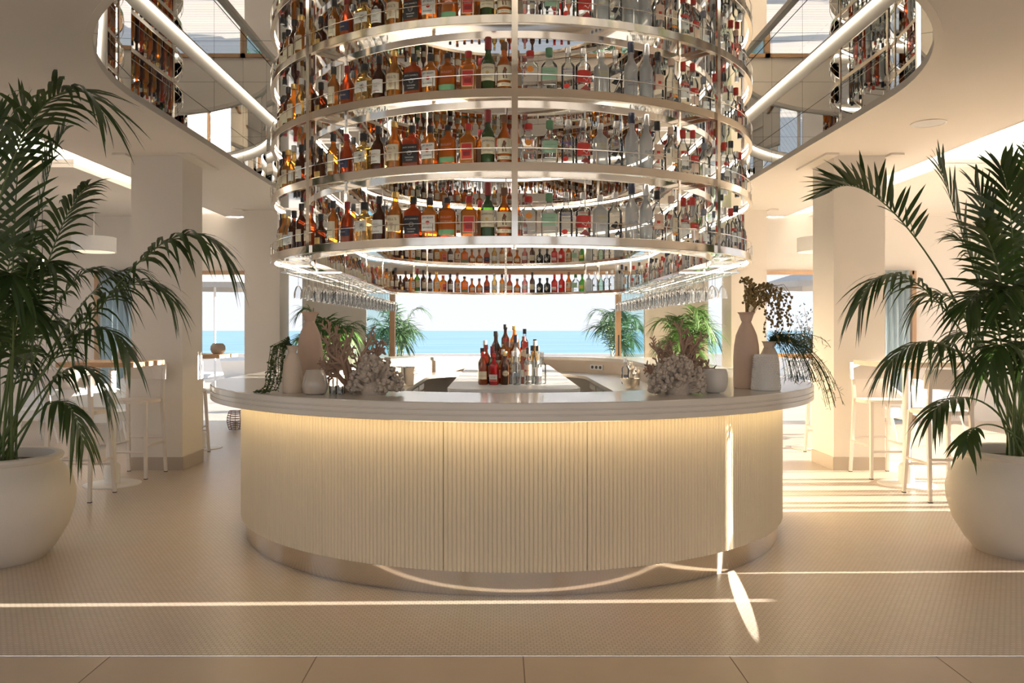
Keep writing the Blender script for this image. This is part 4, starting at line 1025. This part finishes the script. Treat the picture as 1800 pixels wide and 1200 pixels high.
# ------------------------------------------------------------------ things on the service worktop
def on_work(px, d): return Vector(((px-VX)*d/F+CX, d, .9005))
o = bottle('gin_clear', on_work(1099, 9.2), 0, 'clear bottle standing on the steel service worktop', 'worktop bottles')
def shaker(p, h, label):
    r_ = empty('cocktail_shaker', p); a = MB(); a.lathe([(.030,0),(.033,.004),(.043,h*.62)], 20); obj('tin', a, 'steel', r_)
    a = MB(); a.lathe([(.044,h*.62),(.044,h*.66),(.030,h*.82),(.020,h*.86),(.020,h*.97),(.016,h)], 20); obj('lid', a, 'steel', r_); tag(r_, label, 'shaker', 'cocktail shakers')
shaker(on_work(1109, 9.4), .24, 'tall steel cocktail shaker by the clear bottle on the worktop')
shaker(on_work(1119, 9.0), .20, 'short steel cocktail shaker by the mixing bowl on the worktop')
r_ = empty('mixing_bowl', on_work(1108, 8.55)); a = MB(); a.lathe([(.04,0),(.07,.03),(.10,.09),(.105,.10),(.098,.10),(.066,.035),(.001,.012)], 28, cap=False); obj('bowl', a, 'steel', r_); tag(r_, 'wide steel bowl on the worktop beside the shakers', 'bowl')
r_ = empty('ice_bucket', Vector((-1.13, 8.9, .9005))); a = MB(); a.lathe([(.10,0),(.11,.006),(.125,.20),(.130,.205),(.121,.205),(.107,.012),(.001,.01)], 32, cap=False); obj('bucket', a, 'steel', r_)
for s_ in (-1, 1):
    a = MB(); a.tube([(s_*.118,0,.16),(s_*.15,0,.165),(s_*.15,0,.13),(s_*.116,0,.125)], .006, 5); obj('handle', a, 'steel', r_)
tag(r_, 'steel ice bucket on the service worktop', 'bucket')
r_ = empty('glass_washer', (1.31, 7.33, 0)); a = MB(); a.box((0,0,.425),(.52,.56,.85)); obj('cabinet', a, 'steel_dull', r_); a = MB(); a.box((-.27,0,.40),(.03,.5,.62)); obj('door', a, 'steel', r_); a = MB(); a.box((-.275,0,.78),(.02,.5,.08)); pn_ = obj('control_panel', a, 'white_paint', r_)
for i in range(4):
    a = MB(); a.lathe([(.012,0),(.012,.01)], 10); kk = obj('button', a, 'soft_dark', pn_); kk.location = (-.287, -.15+.1*i, .78); kk.rotation_euler = (0, -pi/2, 0)
tag(r_, 'steel glass washer with control panel below the worktop', 'dishwasher')

# ------------------------------------------------------------------ hanging glasses
def stem_glass(h, rb, kind_):
    mb = MB(); pr = [(.001,0),(.033,-.001),(.033,-.003),(.006,-.007),(.0035,-.02),(.0035,-h*.46)]
    if kind_ == 0: pr += [(.012,-h*.49),(rb*.75,-h*.58),(rb,-h*.72),(rb*.96,-h*.86),(rb*.82,-h)]
    else: pr += [(.010,-h*.48),(rb*.6,-h*.55),(rb*.95,-h*.75),(rb*1.05,-h)]
    mb.lathe(pr[::-1], 14, m='clear_cup', cap=False); return mb.mesh('hanging_glass', True, 70)
gm = [stem_glass(.225, .042, 0), stem_glass(.20, .038, 1)]
random.seed(3)
for sx in (-1, 1):
    for q in range(5):
        for j in range(17):
            y = C0+.14+j*(C1-C0-.3)/16+random.uniform(-.01,.01)
            big = (q < 3)
            o = inst('hanging_glass', gm[0 if big else 1], None, (sx*(1.42+.085*q), y, 1.963), random.uniform(0, 6))
            tag(o, '%s stemmed glass hanging upside down below the %s bottles' % ('round bowled' if big else 'straight sided', 'amber' if sx < 0 else 'clear'), 'glass', 'glasses hanging below the %s side' % ('amber' if sx < 0 else 'clear'))

# ------------------------------------------------------------------ high tables and stools
def stool(loc, rz, label):
    r_ = empty('bar_stool', loc, rz); tag(r_, label, 'stool', 'bar stools')   # faces local +y, back at -y
    zs = .79
    P = []
    for i in range(28):
        a = 2*pi*i/28; k = (abs(cos(a))**3.2+abs(sin(a))**3.2)**(-1/3.2); P.append((.215*k*cos(a), .205*k*sin(a)+.0))
    mb = prism(P, zs-.036, zs-.004); prism([(x*.985, y*.985) for x, y in P], zs-.004, zs, mb); obj('seat', mb, 'stool_paint', r_)
    def leg(x0, y0, x1, y1, top, lean=0):
        mb = MB(); w = .017
        B = [(x1-w*.8,y1-w*.8,0),(x1+w*.8,y1-w*.8,0),(x1+w*.8,y1+w*.8,0),(x1-w*.8,y1+w*.8,0)]; T_ = [(x0-w,y0-w,zs-.02),(x0+w,y0-w,zs-.02),(x0+w,y0+w,zs-.02),(x0-w,y0+w,zs-.02)]
        mb.hexa(B+T_)
        if top > zs:
            U = [(x0-w*.9,y0-w*.7-lean,top),(x0+w*.9,y0-w*.7-lean,top),(x0+w*.9,y0+w*.7-lean,top),(x0-w*.9,y0+w*.7-lean,top)]; mb.hexa(T_+U)
        obj('leg', mb, 'stool_paint', r_, smooth=False)
        a = MB(); a.box((x1,y1,.004),(.03,.03,.009)); obj('foot_cap', a, 'soft_dark', r_)
    for s_ in (-1, 1):
        leg(s_*.185, -.18, s_*.20, -.235, 1.10, .035); leg(s_*.175, .165, s_*.205, .22, zs-.02)
    # curved backrest
    mb = MB(); n = 14; V = []; Fs = []
    for i in range(n+1):
        f = i/n*2-1; x = .225*f; y = -.245+.07*f*f; 
        for (yy, z) in ((y-.012-.0, .985),(y+.010, .985),(y+.010-.022, 1.158),(y-.012-.022, 1.158)): V.append((x, yy, z))
    for i in range(n):
        for k_ in range(4): Fs.append((i*4+k_, (i+1)*4+k_, (i+1)*4+(k_+1)%4, i*4+(k_+1)%4))
    Fs += [(0,1,2,3), (n*4+3,n*4+2,n*4+1,n*4)]; mb.add(V, Fs); obj('backrest', mb, 'stool_paint', r_)
    for (x0,y0,x1,y1,z) in ((-.195,.20,.195,.20,.27),(-.195,-.22,.195,-.22,.37),(-.195,-.22,-.198,.205,.33),(.195,-.22,.198,.205,.33)):
        mb = MB(); mb.tube([(x0,y0,z),(x1,y1,z)], .013, 4); obj('stretcher', mb, 'stool_paint', r_)
def high_table(loc, label, wood):
    r_ = empty('high_table', loc); tag(r_, label, 'table', 'high tables')
    mb = prism(round_rect(.74,-.35,.35,.012,3), 1.152, 1.197); obj('tabletop', mb, wood, r_, smooth=False)
    mb = MB(); mb.lathe([(.265,0),(.265,.008),(.25,.013),(.03,.016)], 40); obj('base_plate', mb, 'white_paint', r_)
    mb = MB(); mb.lathe([(.072,.013),(.072,.17),(.060,.20),(.035,.215),(.035,1.12)], 24); obj('column', mb, 'white_paint', r_)
    mb = MB(); mb.box((0,0,1.146),(.34,.34,.012)); obj('top_plate', mb, 'white_paint', r_)
mat('sunlit_oak', (.74, .62, .48), .5, var=.12, scale=6)  # oak again, with strong sunlight painted in as a paler colour
high_table((-3.86, 8.03, 0), 'square high table with oak top beside the pillar, ceramic vase on it', 'oak')
high_table((3.87, 8.03, 0), 'square high table with sunlit pale top between two stools', 'sunlit_oak')
high_table((-3.9, 10.5, 0), 'square high table with oak top behind the pillar, amber bottle side', 'oak')
high_table((3.9, 10.5, 0), 'square high table with oak top behind the pillar, clear bottle side', 'oak')
for sx, side in ((-1, 'oak'), (1, 'pale')):
    stool((sx*3.85, 7.40, 0), 0, 'cream bar stool with its back to the entrance at the %s topped table' % side)
    stool((sx*3.84, 8.52, 0), pi+sx*.05, 'cream bar stool facing the entrance between the pillar and the %s topped table' % side)
    stool((sx*3.88, 9.95, 0), 0, 'cream bar stool tucked behind the pillar, %s bottle side' % ('amber' if sx < 0 else 'clear'))
OV = [(0,0),(.05,0),(.078,.02),(.092,.06),(.088,.10),(.066,.13),(.058,.135)]
vase(OV, (-3.80, 8.22, 1.1975), 'round grey ceramic vase on the oak high table beside the pillar', 'grey_vase')
vase(OV, (-3.66, 10.45, 1.1975), 'round grey ceramic vase on the high table behind the pillar', 'grey_vase')
# rattan lantern
p = Vector((-4.05, 12.35, 0)); r_ = empty('rattan_lantern', p); a = MB()
for j in range(9):
    z = .02+.034*j; r = .075+.045*sin(pi*(j+.6)/9.5); a.tube([(r*cos(2*pi*i/20), r*sin(2*pi*i/20), z) for i in range(20)], .005, 4, closed=True)
obj('hoops', a, 'rattan', r_)['kind'] = 'stuff'
for i in range(10):
    an = 2*pi*i/10; a = MB(); a.tube([((.075+.045*sin(pi*(j+.6)/9.5)+.004)*cos(an), (.075+.045*sin(pi*(j+.6)/9.5)+.004)*sin(an), .012+.034*j) for j in range(9)], .005, 4); obj('rib', a, 'rattan', r_)
a = MB(); a.lathe([(.04,.01),(.04,.14),(.001,.145)], 14); obj('candle', a, 'ceramic_white', r_)
tag(r_, 'small brown rattan lantern on the floor by the sea window', 'lantern')

# ------------------------------------------------------------------ lounge: armchairs, pendant lamps
def armchair(loc, rz, label, name='lounge_chair'):
    r_ = empty(name, loc, rz); tag(r_, label, 'armchair', 'white lounge chairs')
    mb = prism([(x*.62, y*.58) for x, y in [(cos(2*pi*i/24)*.5, sin(2*pi*i/24)*.5) for i in range(24)]], .34, .46); obj('seat', mb, 'fabric_white', r_)
    mb = MB(); n = 18; V = []; Fs = []
    for i in range(n+1):
        a = pi*.93*(i/n)+pi*.035; cx_, cy_ = cos(a), sin(a); top = .60+.20*sin(a)**2
        for (rr, z) in ((.31,.30),(.36,.30),(.385,top),(.34,top)): V.append((rr*cx_, rr*cy_-.02, z))
    for i in range(n):
        for k_ in range(4): Fs.append((i*4+k_, (i+1)*4+k_, (i+1)*4+(k_+1)%4, i*4+(k_+1)%4))
    Fs += [(0,1,2,3), (n*4+3,n*4+2,n*4+1,n*4)]; mb.add(V, Fs); obj('backrest', mb, 'fabric_white', r_)
    for sx in (-1, 1):
        for sy in (-1, 1):
            mb = MB(); mb.tube([(sx*.20,sy*.18,.36),(sx*.27,sy*.25,0.0)], [.018,.011], 6); obj('leg', mb, 'white_paint', r_)
for i, (x, y, rz, lb) in enumerate(((-5.2,10.6,.6,'white lounge chair by the lounge window, beside the high table'),(-6.3,10.9,-.7,'white lounge chair near the blue sheer curtain'),(-5.4,12.4,2.6,'white lounge chair against the sea window, near the rattan lantern'),(5.0,11.2,-.4,'white lounge chair in the sunny lounge, facing the window'),(6.1,11.6,.7,'white lounge chair near the blue curtain of the sunny lounge'),(5.4,12.6,2.9,'white lounge chair against the sunny sea window'))):
    armchair((x, y, 0), rz, lb)
for i, (x, y, z, r) in enumerate(((-5.6,11.2,2.66,.28),(4.45,11.6,2.70,.34),(6.2,10.2,2.72,.36))):
    r_ = empty('pendant_lamp', (x, y, z)); a = MB(); a.lathe([(r,-.10),(r,.10),(r-.012,.10),(r-.012,-.10),(r,-.10)], 36, cap=False); obj('shade', a, 'fabric_white', r_)
    a = MB(); a.tube([(0,0,.05),(0,0,3.375-z)], .006, 5); a.tube([(-r+.01,0,.095),(r-.01,0,.095)], .004, 4); obj('cord', a, 'white_paint', r_)
    a = MB(); a.ball((0,0,0), .05, None, 12, 8); obj('bulb', a, 'bulb', r_)
    tag(r_, ('white drum pendant over the lounge by the blue curtain','white drum pendant beside the pillar, sunny lounge','white drum pendant deep in the sunny lounge')[i], 'lamp')
r_ = empty('globe_lamp', (-5.08, 9.0, 2.22)); a = MB(); a.ball((0,0,0), .055, None, 16, 10); obj('globe', a, 'bulb', r_); a = MB(); a.tube([(0,0,.05),(0,0,3.68-2.22)], .004, 5); obj('cord', a, 'soft_dark', r_); a = MB(); a.lathe([(.02,.045),(.02,.09),(.008,.10)], 10); obj('holder', a, 'p_gold', r_)
tag(r_, 'small glowing globe lamp hanging among the palm fronds', 'lamp')

# ------------------------------------------------------------------ terrace
def sunbed(loc, rz, label):
    r_ = empty('sun_lounger', loc, rz); tag(r_, label, 'lounger', 'white loungers on the terrace')
    a = MB(); a.box((0,.2,.36),(.7,1.5,.10)); obj('mattress', a, 'fabric_white', r_)
    a = MB(); a.hexa([(-.35,-.55,.31),(.35,-.55,.31),(.35,-.45,.41),(-.35,-.45,.41),(-.35,-1.05,.78),(.35,-1.05,.78),(.35,-.97,.86),(-.35,-.97,.86)]); obj('backrest', a, 'fabric_white', r_)
    a = MB(); a.box((0,0,.28),(.72,1.9,.05)); obj('frame', a, 'white_paint', r_)
    for sx in (-1, 1):
        for sy in (-.8, .8): a = MB(); a.box((sx*.31,sy,.13),(.05,.05,.27)); obj('leg', a, 'white_paint', r_)
LG = ('first of the pair past the amber side window post','second of the pair past the amber side window post','first of the pair past the clear side window post','second of the pair past the clear side window post','beside the parasol outside the oak table lounge','beyond the parasol outside the oak table lounge','beside the parasol outside the sunny lounge','beyond the parasol outside the sunny lounge')
for i, (x, y) in enumerate(((-3.6,20.5),(-2.7,20.8),(2.9,20.6),(4.0,20.6),(-6.4,20.4),(-7.6,20.6),(7.0,20.6),(8.2,20.6))):
    sunbed((x, y, 0), random.uniform(-.2,.2), 'white sun lounger '+LG[i])
def umbrella(loc, r, z, label):
    r_ = empty('parasol', loc); tag(r_, label, 'parasol', 'parasols on the terrace'); n = 8
    V = [(0,0,z+.42)]+[(r*cos(2*pi*i/n), r*sin(2*pi*i/n), z) for i in range(n)]+[(r*cos(2*pi*i/n), r*sin(2*pi*i/n), z-.14) for i in range(n)]
    a = MB(); a.add(V, [(0,1+i,1+(i+1)%n) for i in range(n)]+[(1+i,9+i,9+(i+1)%n,1+(i+1)%n) for i in range(n)]); o = obj('canopy', a, 'umbrella', r_, smooth=False); q = o.modifiers.new('thick','SOLIDIFY'); q.thickness = .01
    a = MB(); a.tube([(0,0,0),(0,0,z+.44)], .025, 8); obj('pole', a, 'white_paint', r_)
    for i in range(n): a = MB(); a.tube([(0,0,z+.36),(r*.97*cos(2*pi*i/n), r*.97*sin(2*pi*i/n), z-.02)], .01, 4); obj('rib', a, 'white_paint', r_)
    a = MB(); a.lathe([(.28,0),(.28,.06),(.05,.08)], 24); obj('base', a, 'skirting', r_)
umbrella((-7.0, 20.0, 0), 1.35, 2.62, 'open beige parasol on the terrace outside the lounge with the oak table')
umbrella((7.55, 19.5, 0), 1.35, 2.62, 'open beige parasol on the terrace outside the sunny lounge')
umbrella((-3.2, 18.6, 0), 1.3, 2.75, 'open beige parasol on the terrace near the window posts')
random.seed(14)
sh = empty('terrace_shrub', (6.62, 17.4, 0)); tag(sh, 'dark leafy shrub on the terrace outside the sunny window', 'shrub')
a = MB(); a.lathe([(.22,0),(.3,.4),(.27,.42),(.26,.36),(.001,.35)], 20, cap=False); obj('pot', a, 'pot', sh)
lf = MB(); br = MB()
for i in range(26):
    an = random.uniform(0,2*pi); rr = random.uniform(.15,.62); tpz = Vector((rr*cos(an), rr*sin(an), random.uniform(1.2, 2.0)))
    br.tube([(0,0,.36), (tpz.x*.3,tpz.y*.3,.9), tpz], [.02,.012,.004], 5)
    for k in range(70):
        c = Vector((tpz.x*.5,tpz.y*.5,1.1)).lerp(tpz, random.uniform(0,1.05))+Vector([random.uniform(-.12,.12) for _ in range(3)]); d = Vector([random.uniform(-1,1) for _ in range(3)]).normalized(); s_ = d.cross(Vector((.3,.2,.9))).normalized()*.014
        lf.add([c, c+d*.03+s_, c+d*.065, c+d*.03-s_], [(0,1,2,3)])
obj('branches', br, 'bark', sh); obj('foliage', lf, 'shrub', sh)
